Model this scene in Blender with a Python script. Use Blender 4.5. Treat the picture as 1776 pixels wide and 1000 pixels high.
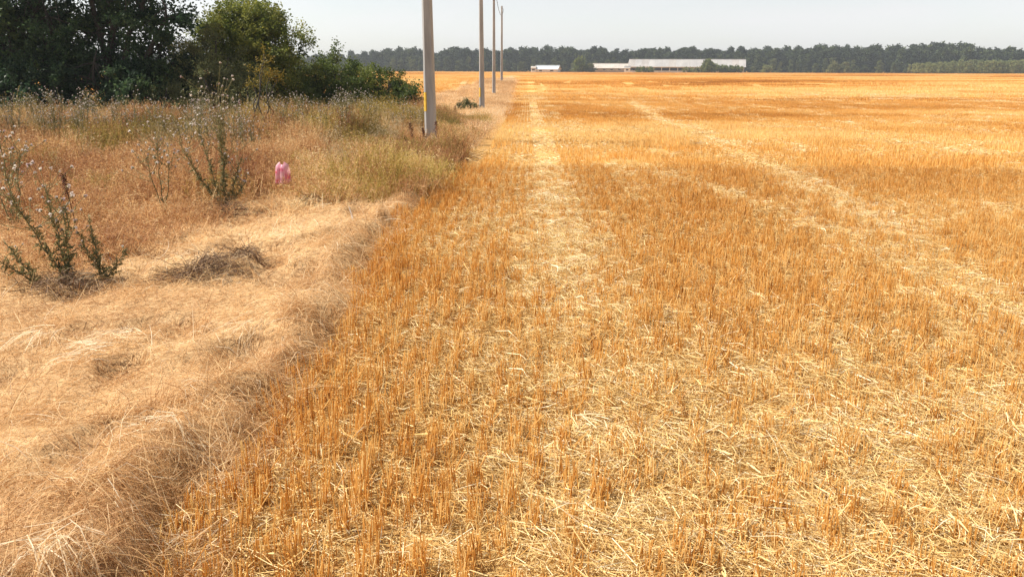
import bpy, math, random
import numpy as np
from mathutils import Matrix, Vector, Euler

R = math.radians
for o in list(bpy.data.objects):
    bpy.data.objects.remove(o, do_unlink=True)
scene = bpy.context.scene
COL = scene.collection
rng = np.random.default_rng(11)
random.seed(11)

# ------------------------------------------------------------------ camera
F_PX, H_CAM = 1394.0, 1.75            # focal length in photo pixels, eye height
PITCH, YAW, ROLL = math.atan(384 / F_PX), R(0.99), R(0.20)
cam_d = bpy.data.cameras.new("camera")
cam_d.sensor_width = 36.0
cam_d.lens = 36.0 * F_PX / 1776.0
cam_d.clip_start, cam_d.clip_end = 0.05, 6000
cam = bpy.data.objects.new("camera", cam_d)
COL.objects.link(cam)
cam.matrix_world = (Matrix.Translation((0, 0, H_CAM)) @ Matrix.Rotation(YAW, 4, 'Z')
                    @ Matrix.Rotation(math.pi / 2 - PITCH, 4, 'X') @ Matrix.Rotation(ROLL, 4, 'Z'))
scene.camera = cam

# ------------------------------------------------------------------ light
SUN_AZ, SUN_EL = R(86), R(50)         # to the left of the rows' direction, height
SUN_DIR = Vector((-math.sin(SUN_AZ) * math.cos(SUN_EL), math.cos(SUN_AZ) * math.cos(SUN_EL), math.sin(SUN_EL)))
world = bpy.data.worlds.new("World")
scene.world = world
world.use_nodes = True
wn, wl = world.node_tree.nodes, world.node_tree.links
wn.clear()
w_out = wn.new('ShaderNodeOutputWorld')
w_bg = wn.new('ShaderNodeBackground')
w_sky = wn.new('ShaderNodeTexSky')
w_sky.sky_type = 'NISHITA'
w_sky.sun_disc = False
w_sky.sun_elevation = SUN_EL
w_sky.sun_rotation = -SUN_AZ
w_sky.air_density = 1.0
w_sky.dust_density = 0.7
w_sky.ozone_density = 1.0
w_bg.inputs['Strength'].default_value = 0.099
# a thin milky veil of high cloud: part of the sky's light without its colour, in faint wisps
w_bw = wn.new('ShaderNodeRGBToBW'); wl.new(w_sky.outputs[0], w_bw.inputs[0])
w_tc = wn.new('ShaderNodeTexCoord'); w_mp = wn.new('ShaderNodeMapping'); w_mp.inputs['Scale'].default_value = (2, 2, 9)
wl.new(w_tc.outputs['Generated'], w_mp.inputs['Vector'])
w_nz = wn.new('ShaderNodeTexNoise'); w_nz.inputs['Scale'].default_value = 2.2; w_nz.inputs['Detail'].default_value = 6; w_nz.inputs['Distortion'].default_value = .6
wl.new(w_mp.outputs[0], w_nz.inputs['Vector'])
w_mr = wn.new('ShaderNodeMapRange'); w_mr.inputs[1].default_value = .35; w_mr.inputs[2].default_value = .75; w_mr.inputs[3].default_value = .62; w_mr.inputs[4].default_value = .95
wl.new(w_nz.outputs[0], w_mr.inputs[0])
w_cl = wn.new('ShaderNodeMix'); w_cl.data_type = 'RGBA'; w_cl.blend_type = 'MULTIPLY'; w_cl.inputs[0].default_value = 1.0
wl.new(w_bw.outputs[0], w_cl.inputs[6]); w_cl.inputs[7].default_value = (1.08, 1.075, 1.09, 1)
w_mx = wn.new('ShaderNodeMix'); w_mx.data_type = 'RGBA'
wl.new(w_mr.outputs[0], w_mx.inputs[0]); wl.new(w_sky.outputs[0], w_mx.inputs[6]); wl.new(w_cl.outputs[2], w_mx.inputs[7])
wl.new(w_mx.outputs[2], w_bg.inputs['Color'])
wl.new(w_bg.outputs[0], w_out.inputs['Surface'])

sun_d = bpy.data.lights.new("sun", 'SUN')
sun_d.energy = 5.0
sun_d.angle = R(0.55)
sun_d.color = (1.0, 0.93, 0.82)
sun = bpy.data.objects.new("sun", sun_d)
sun.rotation_euler = SUN_DIR.to_track_quat('Z', 'Y').to_euler()
sun.location = (-30, 10, 40)
COL.objects.link(sun)

scene.render.engine = 'CYCLES'
scene.view_settings.view_transform = 'Standard'
scene.view_settings.look = 'None'
scene.view_settings.gamma = 1.0
scene.view_settings.use_curve_mapping = False
scene.view_settings.exposure = 0.71
scene.cycles.max_bounces = 5
scene.cycles.diffuse_bounces = 3
scene.cycles.transparent_max_bounces = 8

# ------------------------------------------------------------------ helpers
def tag(o, label=None, cat=None, group=None, kind=None):
    if label: o['label'] = label
    if cat: o['category'] = cat
    if group: o['group'] = group
    if kind: o['kind'] = kind
    return o

def link(o, parent=None):
    COL.objects.link(o)
    if parent is not None:
        o.parent = parent
    return o

def empty(name, loc=(0, 0, 0), rz=0.0):
    o = bpy.data.objects.new(name, None)
    o.empty_display_size = 0.2
    o.location = loc
    o.rotation_euler = (0, 0, rz)
    COL.objects.link(o)
    return o

def mesh_np(name, V, Fs, mats=(), tone=None, smooth=False, mat_idx=None):
    """V (n,3); Fs an array (m,k) or a list of such arrays."""
    if isinstance(Fs, np.ndarray):
        Fs = [Fs]
    Fs = [np.asarray(f, dtype=np.int32) for f in Fs if len(f)]
    me = bpy.data.meshes.new(name)
    V = np.ascontiguousarray(V, dtype=np.float32)
    me.vertices.add(len(V))
    me.vertices.foreach_set('co', V.ravel())
    loops = np.concatenate([f.ravel() for f in Fs])
    sizes = np.concatenate([np.full(len(f), f.shape[1], dtype=np.int32) for f in Fs])
    starts = np.concatenate([[0], np.cumsum(sizes)[:-1]]).astype(np.int32)
    me.loops.add(len(loops))
    me.loops.foreach_set('vertex_index', loops)
    me.polygons.add(len(sizes))
    me.polygons.foreach_set('loop_start', starts)
    if mat_idx is not None:
        me.polygons.foreach_set('material_index', np.asarray(mat_idx, dtype=np.int32))
    me.polygons.foreach_set('use_smooth', np.full(len(sizes), smooth, dtype=bool))
    for m in mats:
        me.materials.append(m)
    if tone is not None:
        a = me.attributes.new('tone', 'FLOAT', 'POINT')
        a.data.foreach_set('value', np.ascontiguousarray(tone, dtype=np.float32))
    me.update(calc_edges=True)
    return me

class MB:
    """collects vertices and faces of one mesh"""
    def __init__(s):
        s.v, s.f, s.t, s.n = [], {}, [], 0
    def add(s, V, F, tone=0.5):
        V = np.asarray(V, dtype=np.float64).reshape(-1, 3)
        F = np.asarray(F, dtype=np.int64)
        s.f.setdefault(F.shape[1], []).append(F + s.n)
        s.v.append(V)
        s.t.append(np.broadcast_to(np.asarray(tone, dtype=np.float64), (len(V),)))
        s.n += len(V)
    def mesh(s, name, mats, smooth=False):
        return mesh_np(name, np.concatenate(s.v), [np.concatenate(f) for f in s.f.values()], mats,
                       np.concatenate(s.t), smooth)
    def obj(s, name, mats, parent=None, smooth=False):
        if not isinstance(mats, (list, tuple)): mats = [mats]
        return link(bpy.data.objects.new(name, s.mesh(name, mats, smooth)), parent)
    def box(s, x0, x1, y0, y1, z0, z1, tone=0.5):
        V = [(x, y, z) for z in (z0, z1) for y in (y0, y1) for x in (x0, x1)]
        F = [(0, 2, 3, 1), (4, 5, 7, 6), (0, 1, 5, 4), (2, 6, 7, 3), (0, 4, 6, 2), (1, 3, 7, 5)]
        s.add(V, F, tone)
    def tubes(s, C, Rd, sides=3, tone=0.5, cap=True):
        V, F, T = tubes(C, Rd, sides, tone)
        s.add(V, F, T)
        if cap:
            C = np.asarray(C); n, k = C.shape[:2]
            off = s.n - len(V)
            idx = (np.arange(n)[:, None] * k + (k - 1)) * sides + np.arange(sides)[None]
            s.f.setdefault(sides, []).append(idx + off)

def tubes(C, Rd, sides=3, tone=0.5):
    """C (N,K,3) centre lines, Rd (N,K) or (N,1) radii"""
    C = np.asarray(C, dtype=np.float64)
    N, K = C.shape[:2]
    Rd = np.broadcast_to(np.asarray(Rd, dtype=np.float64), (N, K))
    T = np.gradient(C, axis=1)
    T /= np.linalg.norm(T, axis=2, keepdims=True) + 1e-9
    ref = np.where(np.abs(T[:, :1, 2:3]) > 0.8, np.array([1.0, 0, 0]), np.array([0, 0, 1.0]))
    U = np.cross(T, np.broadcast_to(ref, T.shape)); U /= np.linalg.norm(U, axis=2, keepdims=True) + 1e-9
    W = np.cross(T, U)
    a = np.arange(sides) * 2 * math.pi / sides
    V = C[:, :, None] + Rd[:, :, None, None] * (np.cos(a)[None, None, :, None] * U[:, :, None] + np.sin(a)[None, None, :, None] * W[:, :, None])
    i = np.arange(N)[:, None, None]; k = np.arange(K - 1)[None, :, None]; j = np.arange(sides)[None, None]
    b = (i * K + k) * sides
    q = np.stack([b + j, b + (j + 1) % sides, b + sides + (j + 1) % sides, b + sides + j], -1).reshape(-1, 4)
    tn = np.broadcast_to(np.asarray(tone, dtype=np.float64).reshape(-1, 1), (N, K * sides)).ravel()
    return V.reshape(-1, 3), q, tn

def ribbons(C, Wd, taper, tone=0.5):
    """C (N,K,3) centre lines, Wd (N,3) half-width vectors, taper (K,)"""
    C = np.asarray(C, dtype=np.float64)
    N, K = C.shape[:2]
    w = Wd[:, None, :] * np.asarray(taper)[None, :, None]
    V = np.stack([C - w, C + w], 2).reshape(-1, 3)
    i = np.arange(N)[:, None]; k = np.arange(K - 1)[None]
    b = (i * K + k) * 2
    q = np.stack([b, b + 1, b + 3, b + 2], -1).reshape(-1, 4)
    tn = np.broadcast_to(np.asarray(tone, dtype=np.float64).reshape(-1, 1), (N, K * 2)).ravel()
    return V, q, tn

def unit(v):
    return v / (np.linalg.norm(v, axis=-1, keepdims=True) + 1e-9)

def leaves(P, D, L, W, fold=0.25, tone=0.5, g=rng):
    """diamond leaves at P along D"""
    N = len(P)
    D = unit(D)
    S = unit(np.cross(D, g.normal(size=(N, 3))))
    Nn = np.cross(D, S)
    L = np.broadcast_to(L, (N,))[:, None]; W = np.broadcast_to(W, (N,))[:, None]
    m = P + D * L * 0.45 + Nn * W * fold
    V = np.stack([P, m + S * W, P + D * L, m - S * W], 1).reshape(-1, 3)
    q = np.arange(N * 4).reshape(N, 4)
    tn = np.broadcast_to(np.asarray(tone, dtype=np.float64).reshape(-1, 1), (N, 4)).ravel()
    return V, q, tn

def hash2(i, j, s):
    n = (i.astype(np.int64) * 374761393 + j.astype(np.int64) * 668265263 + s * 1442695041) & 0x7fffffff
    n = ((n ^ (n >> 13)) * 1274126177) & 0x7fffffff
    return ((n ^ (n >> 16)) & 0xffff) / 65535.0

def vnoise(x, y, s=0):
    x = np.asarray(x, dtype=np.float64); y = np.asarray(y, dtype=np.float64)
    xi, yi = np.floor(x), np.floor(y)
    fx, fy = x - xi, y - yi
    fx = fx * fx * (3 - 2 * fx); fy = fy * fy * (3 - 2 * fy)
    a = hash2(xi, yi, s); b = hash2(xi + 1, yi, s); c = hash2(xi, yi + 1, s); d = hash2(xi + 1, yi + 1, s)
    return (a * (1 - fx) + b * fx) * (1 - fy) + (c * (1 - fx) + d * fx) * fy

def fbm(x, y, s=0, o=3):
    t = 0.0; a = 0.5
    for k in range(o):
        t = t + a * vnoise(x * 2 ** k, y * 2 ** k, s + k); a *= 0.5
    return t / (1 - 0.5 ** o)

def sstep(a, b, x):
    t = np.clip((np.asarray(x, dtype=np.float64) - a) / (b - a), 0, 1)
    return t * t * (3 - 2 * t)

# ------------------------------------------------------------------ the lie of the land
_ty = np.arange(-100, 1700, 1.0)
_tz = np.interp(_ty, [-100, 0, 12, 21, 45, 69, 94, 150, 300, 430, 700, 1700], [0, 0, -.02, -.12, -.72, -.74, .12, .12, -.2, -.75, -.9, -.9])
_k = np.exp(-0.5 * (np.arange(-20, 21) / 6.0) ** 2); _k /= _k.sum()
_tz = np.convolve(np.pad(_tz, 20, mode='edge'), _k, mode='valid')

def edge_x(y):
    """the edge between the verge and the stubble"""
    y = np.asarray(y, dtype=np.float64)
    b = np.interp(y, [0, 2.5, 3.4, 4.7, 5.4, 6.4, 7.6, 9.8, 14.6, 30, 60, 100, 160],
                  [-1.22, -1.22, -1.2, -1.2, -1.06, -1.16, -1.42, -1.3, -1.2, -1.15, -1.3, -1.5, -1.6])
    return b + ((vnoise(y * 1.7, y * 0 + 3.3, 5) - 0.5) * 0.30 + (vnoise(y * 5.3, y * 0 + 8.1, 6) - .5) * .20) * np.clip(1.2 - y / 60, 0.2, 1)

def verge_w(y):
    """width of the rough verge to the left of that edge"""
    return np.interp(y, [0, 20, 34, 42, 60, 95, 140, 200], [60, 60, 40, 9, 6.5, 4.0, 2.0, 0.0])

def verge_mask(x, y):
    e = edge_x(y)
    w = verge_w(y)
    return sstep(0.12, 0.34, e - x) * (1 - sstep(w - 1.0, w + 0.6, e - x)) * (w > 0.01)

def bank(x, y):
    """dry flattened grass heaps up along the edge"""
    e = edge_x(y) - x
    lump = 0.35 * fbm(x * 1.1 + 7, y * 0.9, 21, 3) + 0.65 * fbm(x * 2.3, y * 2.1 + 4, 31, 2)
    hol = fbm(x * 3.1 + 1, y * 2.6, 33, 2)
    t = sstep(0.10, 0.40, e) * (0.085 + 0.22 * (lump - .1) * (.5 + .9 * vnoise(y * 1.3, x * 0 + 9., 37)) * (1 - .55 * sstep(.5, 1.3, e)) - 0.10 * sstep(.54, .68, hol))
    t *= 1 - 0.45 * sstep(0.8, 2.2, e)
    return t * np.interp(y, [0, 9, 14, 40, 60], [1, 1, 0.5, 0.4, 0.0]) * verge_mask(x, y)

def base_z(x, y):
    z = np.interp(y, _ty, _tz)
    far = sstep(25, 70, np.hypot(x, y))
    z = z + far * (fbm(x / 37.0 + 11, y / 29.0, 41, 2) - 0.5) * 0.30 * (1 - sstep(140, 300, y))
    z = z + (fbm(x * 0.8, y * 0.5, 51, 2) - 0.5) * 0.05
    return z

def ground_z(x, y):
    return base_z(x, y) + bank(x, y)

def px_dir(px, py):
    v = cam.matrix_world.to_3x3() @ Vector(((px - 888) / F_PX, (500 - py) / F_PX, -1.0))
    return v
def at(px, py, d):
    """point at forward distance d (metres along the rows) seen at a photo pixel"""
    v = px_dir(px, py)
    t = d / v.y
    return Vector((v.x * t, d, H_CAM + v.z * t))
def foot(px, d):
    """where something at distance d stands on the ground"""
    py = 200.0
    for _ in range(8):
        p = at(px, py, d)
        gz = float(ground_z(np.array([p.x]), np.array([d]))[0])
        py += 0.8 * (p.z - gz) * F_PX / d
    return Vector((p.x, d, gz))

# ------------------------------------------------------------------ materials
def new_mat(name):
    m = bpy.data.materials.new(name); m.use_nodes = True
    m.node_tree.nodes.clear()
    return m, m.node_tree.nodes, m.node_tree.links

def ramp_node(n, stops):
    r = n.new('ShaderNodeValToRGB')
    el = r.color_ramp.elements
    while len(el) < len(stops): el.new(0.5)
    for e, (p, c) in zip(el, stops):
        e.position = p; e.color = (*c, 1)
    return r

def plant_mat(name, stops, transl=0.3, rough=0.6, noise=0.0, nscale=3.0, tint_k=1.0, spec=0.25):
    """colour picked by the blade's own tone, the tuft's tint and a little noise; thin blades let light through"""
    m, n, l = new_mat(name)
    out = n.new('ShaderNodeOutputMaterial')
    a = n.new('ShaderNodeAttribute'); a.attribute_name = 'tone'
    b = n.new('ShaderNodeAttribute'); b.attribute_name = 'tint'; b.attribute_type = 'INSTANCER'
    ma = n.new('ShaderNodeMath'); ma.operation = 'MULTIPLY_ADD'
    l.new(b.outputs['Fac'], ma.inputs[0]); ma.inputs[1].default_value = tint_k; l.new(a.outputs['Fac'], ma.inputs[2])
    fac = ma.outputs[0]
    if noise:
        g = n.new('ShaderNodeNewGeometry')
        nz = n.new('ShaderNodeTexNoise'); nz.inputs['Scale'].default_value = nscale; nz.inputs['Detail'].default_value = 3
        l.new(g.outputs['Position'], nz.inputs['Vector'])
        s = n.new('ShaderNodeMath'); s.operation = 'SUBTRACT'; l.new(nz.outputs[0], s.inputs[0]); s.inputs[1].default_value = 0.5
        mb = n.new('ShaderNodeMath'); mb.operation = 'MULTIPLY_ADD'
        l.new(s.outputs[0], mb.inputs[0]); mb.inputs[1].default_value = noise; l.new(fac, mb.inputs[2])
        fac = mb.outputs[0]
    r = ramp_node(n, stops)
    l.new(fac, r.inputs[0])
    p = n.new('ShaderNodeBsdfPrincipled')
    l.new(r.outputs[0], p.inputs['Base Color'])
    p.inputs['Roughness'].default_value = rough
    p.inputs['Specular IOR Level'].default_value = spec
    t = n.new('ShaderNodeBsdfTranslucent'); l.new(r.outputs[0], t.inputs['Color'])
    mx = n.new('ShaderNodeMixShader'); mx.inputs[0].default_value = transl
    l.new(p.outputs[0], mx.inputs[1]); l.new(t.outputs[0], mx.inputs[2])
    l.new(mx.outputs[0], out.inputs['Surface'])
    return m

def solid_mat(name, c1, c2, scale=4.0, rough=0.7, stretch=(1, 1, 1), bump=0.0, metallic=0.0, spec=0.4):
    m, n, l = new_mat(name)
    out = n.new('ShaderNodeOutputMaterial')
    tc = n.new('ShaderNodeTexCoord'); mp = n.new('ShaderNodeMapping')
    mp.inputs['Scale'].default_value = stretch
    l.new(tc.outputs['Object'], mp.inputs['Vector'])
    nz = n.new('ShaderNodeTexNoise'); nz.inputs['Scale'].default_value = scale; nz.inputs['Detail'].default_value = 6
    nz.inputs['Roughness'].default_value = 0.65
    l.new(mp.outputs[0], nz.inputs['Vector'])
    r = ramp_node(n, [(0.3, c1), (0.72, c2)])
    l.new(nz.outputs[0], r.inputs[0])
    p = n.new('ShaderNodeBsdfPrincipled')
    l.new(r.outputs[0], p.inputs['Base Color'])
    p.inputs['Roughness'].default_value = rough
    p.inputs['Metallic'].default_value = metallic
    p.inputs['Specular IOR Level'].default_value = spec
    if bump:
        bp = n.new('ShaderNodeBump'); bp.inputs['Strength'].default_value = bump; bp.inputs['Distance'].default_value = 0.01
        l.new(nz.outputs[0], bp.inputs['Height']); l.new(bp.outputs[0], p.inputs['Normal'])
    l.new(p.outputs[0], out.inputs['Surface'])
    return m

M = {}
M['stubble'] = plant_mat('stubble_straw', [(0.0, (.40, .18, .04)), (0.35, (.68, .335, .072)), (0.7, (.84, .51, .15)), (1.0, (.91, .70, .33))], 0.34, 0.45, 0.25, 1.3)
M['litter'] = plant_mat('loose_straw', [(0.0, (.46, .24, .075)), (0.35, (.74, .48, .17)), (0.7, (.88, .68, .33)), (1.0, (.93, .83, .60))], 0.2, 0.42, 0.2, 2.0)
M['hay'] = plant_mat('dry_grass', [(0.0, (.36, .19, .085)), (0.35, (.71, .45, .215)), (0.7, (.86, .64, .355)), (1.0, (.93, .83, .63))], 0.42, 0.55, 0.35, 0.9)
M['grass'] = plant_mat('standing_dry_grass', [(0.0, (.27, .115, .05)), (0.4, (.56, .305, .13)), (0.7, (.73, .49, .23)), (1.0, (.84, .68, .40))], 0.35, 0.6, 0.4, 0.5)
M['green_grass'] = plant_mat('yellow_green_grass', [(0.0, (.14, .115, .03)), (0.45, (.36, .26, .06)), (0.8, (.54, .40, .11)), (1.0, (.70, .55, .20))], 0.35, 0.6, 0.3, 0.8)
M['thistle_leaf'] = plant_mat('thistle_leaf', [(0.0, (.11, .11, .048)), (0.5, (.24, .22, .095)), (1.0, (.44, .35, .17))], 0.25, 0.6)
M['thistle_stem'] = plant_mat('thistle_stem', [(0.0, (.07, .065, .03)), (0.5, (.15, .14, .06)), (1.0, (.26, .22, .10))], 0.1, 0.6)
M['flower'] = plant_mat('pale_seed_heads', [(0.0, (.50, .38, .42)), (0.4, (.68, .60, .57)), (1.0, (.88, .84, .78))], 0.3, 0.8)
M['dock'] = plant_mat('brown_dock', [(0.0, (.06, .018, .010)), (1.0, (.17, .055, .028))], 0.1, 0.7)
M['dry_stem'] = plant_mat('dry_weed_stem', [(0.0, (.16, .085, .04)), (0.5, (.30, .19, .09)), (1.0, (.46, .33, .17))], 0.15, 0.7)
M['leaf_dark'] = plant_mat('dark_leaf', [(0.0, (.024, .052, .032)), (0.5, (.058, .105, .048)), (1.0, (.13, .185, .06))], 0.45, 0.5)
M['leaf_mid'] = plant_mat('mid_green_leaf', [(0.0, (.042, .070, .020)), (0.5, (.13, .17, .036)), (1.0, (.29, .29, .06))], 0.45, 0.5)
M['leaf_grey'] = plant_mat('grey_green_leaf', [(0.0, (.065, .078, .033)), (0.5, (.16, .175, .07)), (1.0, (.28, .27, .11))], 0.3, 0.6)
M['leaf_yellow'] = plant_mat('yellowing_leaf', [(0.0, (.12, .11, .02)), (0.5, (.27, .20, .03)), (1.0, (.42, .27, .045))], 0.35, 0.5)
M['leaf_forest'] = plant_mat('forest_leaf', [(0.0, (.010, .018, .012)), (0.4, (.026, .042, .020)), (0.75, (.07, .095, .032)), (1.0, (.13, .15, .05))], 0.15, 0.7, 0.7, 0.03)
M['leaf_pale'] = plant_mat('young_tree_leaf', [(0.0, (.10, .125, .045)), (0.5, (.20, .22, .08)), (1.0, (.32, .33, .12))], 0.2, 0.7)
M['bark'] = solid_mat('bark', (.03, .026, .022), (.085, .074, .062), 9, 0.9, (1, 1, .25), 0.5)
M['concrete'] = solid_mat('pole_concrete', (.27, .268, .265), (.47, .462, .45), 5, 0.85, (1, 1, .12), 0.25)
M['yellow'] = solid_mat('yellow_paint', (.55, .34, .035), (.72, .47, .06), 14, 0.6)
M['steel'] = solid_mat('galvanised_steel', (.20, .20, .20), (.34, .34, .33), 12, 0.5, metallic=0.6)
M['cable'] = solid_mat('black_cable', (.02, .02, .022), (.05, .05, .05), 12, 0.6)
M['rubber'] = solid_mat('insulator', (.10, .045, .03), (.2, .09, .06), 8, 0.35)

# the ground: earth and chaff; attribute 'verge' and 'chaff' hold what grows or lies there
def ground_material():
    m, n, l = new_mat('earth_and_chaff')
    out = n.new('ShaderNodeOutputMaterial')
    g = n.new('ShaderNodeNewGeometry')
    def noise(scale, stretch=(1, 1, 1), detail=5, rough=0.6):
        mp = n.new('ShaderNodeMapping'); mp.inputs['Scale'].default_value = stretch
        l.new(g.outputs['Position'], mp.inputs['Vector'])
        z = n.new('ShaderNodeTexNoise'); z.inputs['Scale'].default_value = scale
        z.inputs['Detail'].default_value = detail; z.inputs['Roughness'].default_value = rough
        l.new(mp.outputs[0], z.inputs['Vector'])
        return z.outputs[0]
    def mix(a, b, f):
        x = n.new('ShaderNodeMix'); x.data_type = 'RGBA'
        if isinstance(f, float): x.inputs[0].default_value = f
        else: l.new(f, x.inputs[0])
        l.new(a, x.inputs[6]); l.new(b, x.inputs[7])
        return x.outputs[2]
    fine = noise(55, (1, .6, 1), 6, 0.75)
    field = ramp_node(n, [(0.3, (.22, .12, .042)), (0.5, (.44, .25, .085)), (0.72, (.68, .46, .18))]); l.new(fine, field.inputs[0])
    # far stubble: long streaks along the rows and broad patches
    fn = noise(0.11, (1.0, 0.22, 1), 6, 0.62)
    fr = ramp_node(n, [(0.28, (.36, .15, .034)), (0.46, (.54, .26, .062)), (0.6, (.63, .345, .095)), (0.78, (.76, .50, .19))]); l.new(fn, fr.inputs[0])
    sx = n.new('ShaderNodeSeparateXYZ'); l.new(g.outputs['Position'], sx.inputs[0])
    d = n.new('ShaderNodeMapRange'); d.inputs[1].default_value = 40; d.inputs[2].default_value = 130
    l.new(sx.outputs['Y'], d.inputs[0])
    c = mix(field.outputs[0], fr.outputs[0], d.outputs[0])
    ch = n.new('ShaderNodeAttribute'); ch.attribute_name = 'chaff'
    chn = noise(40, (1, 1, 1), 5, 0.7)
    chr_ = ramp_node(n, [(0.3, (.42, .22, .07)), (0.55, (.70, .46, .17)), (0.75, (.84, .66, .34))]); l.new(chn, chr_.inputs[0])
    c = mix(c, chr_.outputs[0], ch.outputs['Fac'])
    vg = n.new('ShaderNodeAttribute'); vg.attribute_name = 'verge'
    vn = noise(23, (1, 1, 1), 6, 0.7)
    vr = ramp_node(n, [(0.3, (.24, .14, .07)), (0.5, (.50, .32, .16)), (0.72, (.72, .52, .30))]); l.new(vn, vr.inputs[0])
    c = mix(c, vr.outputs[0], vg.outputs['Fac'])
    p = n.new('ShaderNodeBsdfPrincipled'); p.inputs['Roughness'].default_value = 0.95; p.inputs['Specular IOR Level'].default_value = 0.1
    l.new(c, p.inputs['Base Color'])
    b = n.new('ShaderNodeBump'); b.inputs['Strength'].default_value = 0.6; b.inputs['Distance'].default_value = 0.03
    l.new(fine, b.inputs['Height']); l.new(b.outputs[0], p.inputs['Normal'])
    l.new(p.outputs[0], out.inputs['Surface'])
    return m
M['ground'] = ground_material()
M['track'] = solid_mat('track_dust', (.44, .25, .10), (.66, .43, .20), 1.3, 0.95, (1, .3, 1), spec=0.1)

# ------------------------------------------------------------------ what lies on the field
SW = 4.72
def chaff(x, y):
    """how much loose straw lies here: swaths left by the combine, and patches"""
    x = np.asarray(x, dtype=np.float64); y = np.asarray(y, dtype=np.float64)
    wob = (vnoise(y / 9.0, x * 0 + 1.5, 61) - 0.5) * 0.2
    u = x + wob
    def band(c, w): return np.exp(-((u - c) / w) ** 2)
    s = (.55 + .70 * sstep(4.5, 8, y)) * band(0.40, 0.40) * (0.75 + 0.4 * fbm(x * 0.9, y * 0.35, 62, 2))
    s = np.maximum(s, 0.6 * band(1.62, 0.22) * sstep(8, 13, y))
    cx = np.interp(y, [0, 4.5, 5.5, 8.3, 10, 14, 20, 60, 120], [3.55, 3.55, 3.54, 3.4, 3.1, 2.3, 1.9, 1.7, 1.7])
    s = np.maximum(s, 0.8 * np.exp(-((x - cx) / 0.24) ** 2) * (1 - sstep(13, 17, y)))
    c4 = 3.95 + .068 * (y - 6)
    s = np.maximum(s, 0.95 * np.exp(-((u - c4) / (0.26 + .004 * y)) ** 2) * sstep(6, 9, y) * (1 - sstep(52, 70, y)))
    s = np.maximum(s, 0.6 * np.exp(-((u - c4 - 1.5) / 0.22) ** 2) * sstep(14, 20, y) * (1 - sstep(52, 70, y)))
    for k in (2, 3, 4, 5, 6, 7, -2, -3, -4, -5):
        c = 0.40 + SW * k + 0.05 * np.clip(y - 30, 0, 60) * np.sign(k) * 0.5
        s = np.maximum(s, 0.6 * np.exp(-((u - c) / 0.40) ** 2) * sstep(6, 14, y))
        s = np.maximum(s, 0.4 * np.exp(-((u - c - 1.15) / 0.22) ** 2) * sstep(6, 14, y))
    p = fbm(x * 0.55 + 3, y * 0.28, 71, 3)
    s = np.maximum(s, 0.85 * sstep(0.50, 0.68, p) * (1 - 0.62 * sstep(6, 12, y)))
    near = (1 - sstep(3.6, 6.5, y)) * sstep(-0.9, 0.3, x) * 0.62
    s = np.maximum(s, near * (0.5 + 0.9 * p))
    s = s * (0.75 + 0.5 * fbm(x * 2.1, y * 1.3, 81, 2))
    return np.clip(s, 0, 1) * (1 - sstep(-0.7, -0.2, edge_x(y) - x))

def patch_tint(x, y):
    """broad darker and paler patches of stubble, stretched across the slope"""
    a = fbm(x / 7.0 + 2, y / 3.4 + 9, 91, 3) - 0.5
    b = fbm(x / 26.0 + 5, y / 13.0, 95, 3) - 0.5
    return np.clip(0.6 * a + 1.35 * b * sstep(8, 22, y), -0.5, 0.4)

# ------------------------------------------------------------------ ground sheet
def axis(near, step0, grow, far):
    v = [0.0]
    st = step0
    while v[-1] < far:
        if v[-1] > near: st *= grow
        v.append(v[-1] + st)
    return np.array(v)
yp = axis(13, 0.085, 1.05, 1400)
yn = -axis(1, 0.3, 1.25, 90)[1:][::-1]
gy = np.concatenate([yn, yp])
xp = axis(2.0, 0.11, 1.07, 1200)
xn = -axis(7.0, 0.085, 1.06, 1200)[1:][::-1]
gx = np.concatenate([xn, xp])
X, Y = np.meshgrid(gx, gy)
Z = ground_z(X, Y)
nx, ny = len(gx), len(gy)
idx = np.arange(nx * ny).reshape(ny, nx)
q = np.stack([idx[:-1, :-1], idx[:-1, 1:], idx[1:, 1:], idx[1:, :-1]], -1).reshape(-1, 4)
gme = mesh_np('ground', np.stack([X, Y, Z], -1).reshape(-1, 3), q, [M['ground']], smooth=True)
for nm, arr in (('verge', verge_mask(X, Y)), ('chaff', chaff(X, Y) * (1 - sstep(90, 140, Y)))):
    a = gme.attributes.new(nm, 'FLOAT', 'POINT')
    a.data.foreach_set('value', np.ascontiguousarray(arr.ravel(), dtype=np.float32))
tag(link(bpy.data.objects.new('ground', gme)), 'harvested ochre stubble field with a rough dry verge', None, kind='structure')

# the farm track that leaves the verge beyond the second pole
tp = np.array([(-3.9, 36), (-4.1, 42), (-4.4, 48), (-5.0, 60), (-5.7, 75), (-6.5, 93), (-7.6, 120), (-9.0, 150), (-12, 200)])
ty = np.linspace(36, 200, 120)
txc = np.interp(ty, tp[:, 1], tp[:, 0])
TV, TF = [], []
for j, (c, w) in enumerate(((-0.62, .30), (0.62, .30))):
    o0 = len(TV)
    for yy, xx in zip(ty, txc):
        ww = w * (0.8 + 0.5 * float(vnoise(np.array([yy * .7]), np.array([j * 3.]), 4)[0]))
        for s in (-1, 1):
            px_ = xx + c + s * ww
            TV.append((px_, yy, float(ground_z(np.array([px_]), np.array([yy]))[0]) + 0.03))
    for k in range(len(ty) - 1):
        b = o0 + 2 * k
        TF.append((b, b + 1, b + 3, b + 2))
tag(link(bpy.data.objects.new('field_track', mesh_np('field_track', np.array(TV), np.array(TF), [M['track']]))),
    'pale worn wheel ruts of a farm track', None, kind='structure')

# ------------------------------------------------------------------ scattering tufts (geometry nodes, one object per kind of growth)
def source(name, mesh):
    return bpy.data.objects.new(name, mesh)

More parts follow.
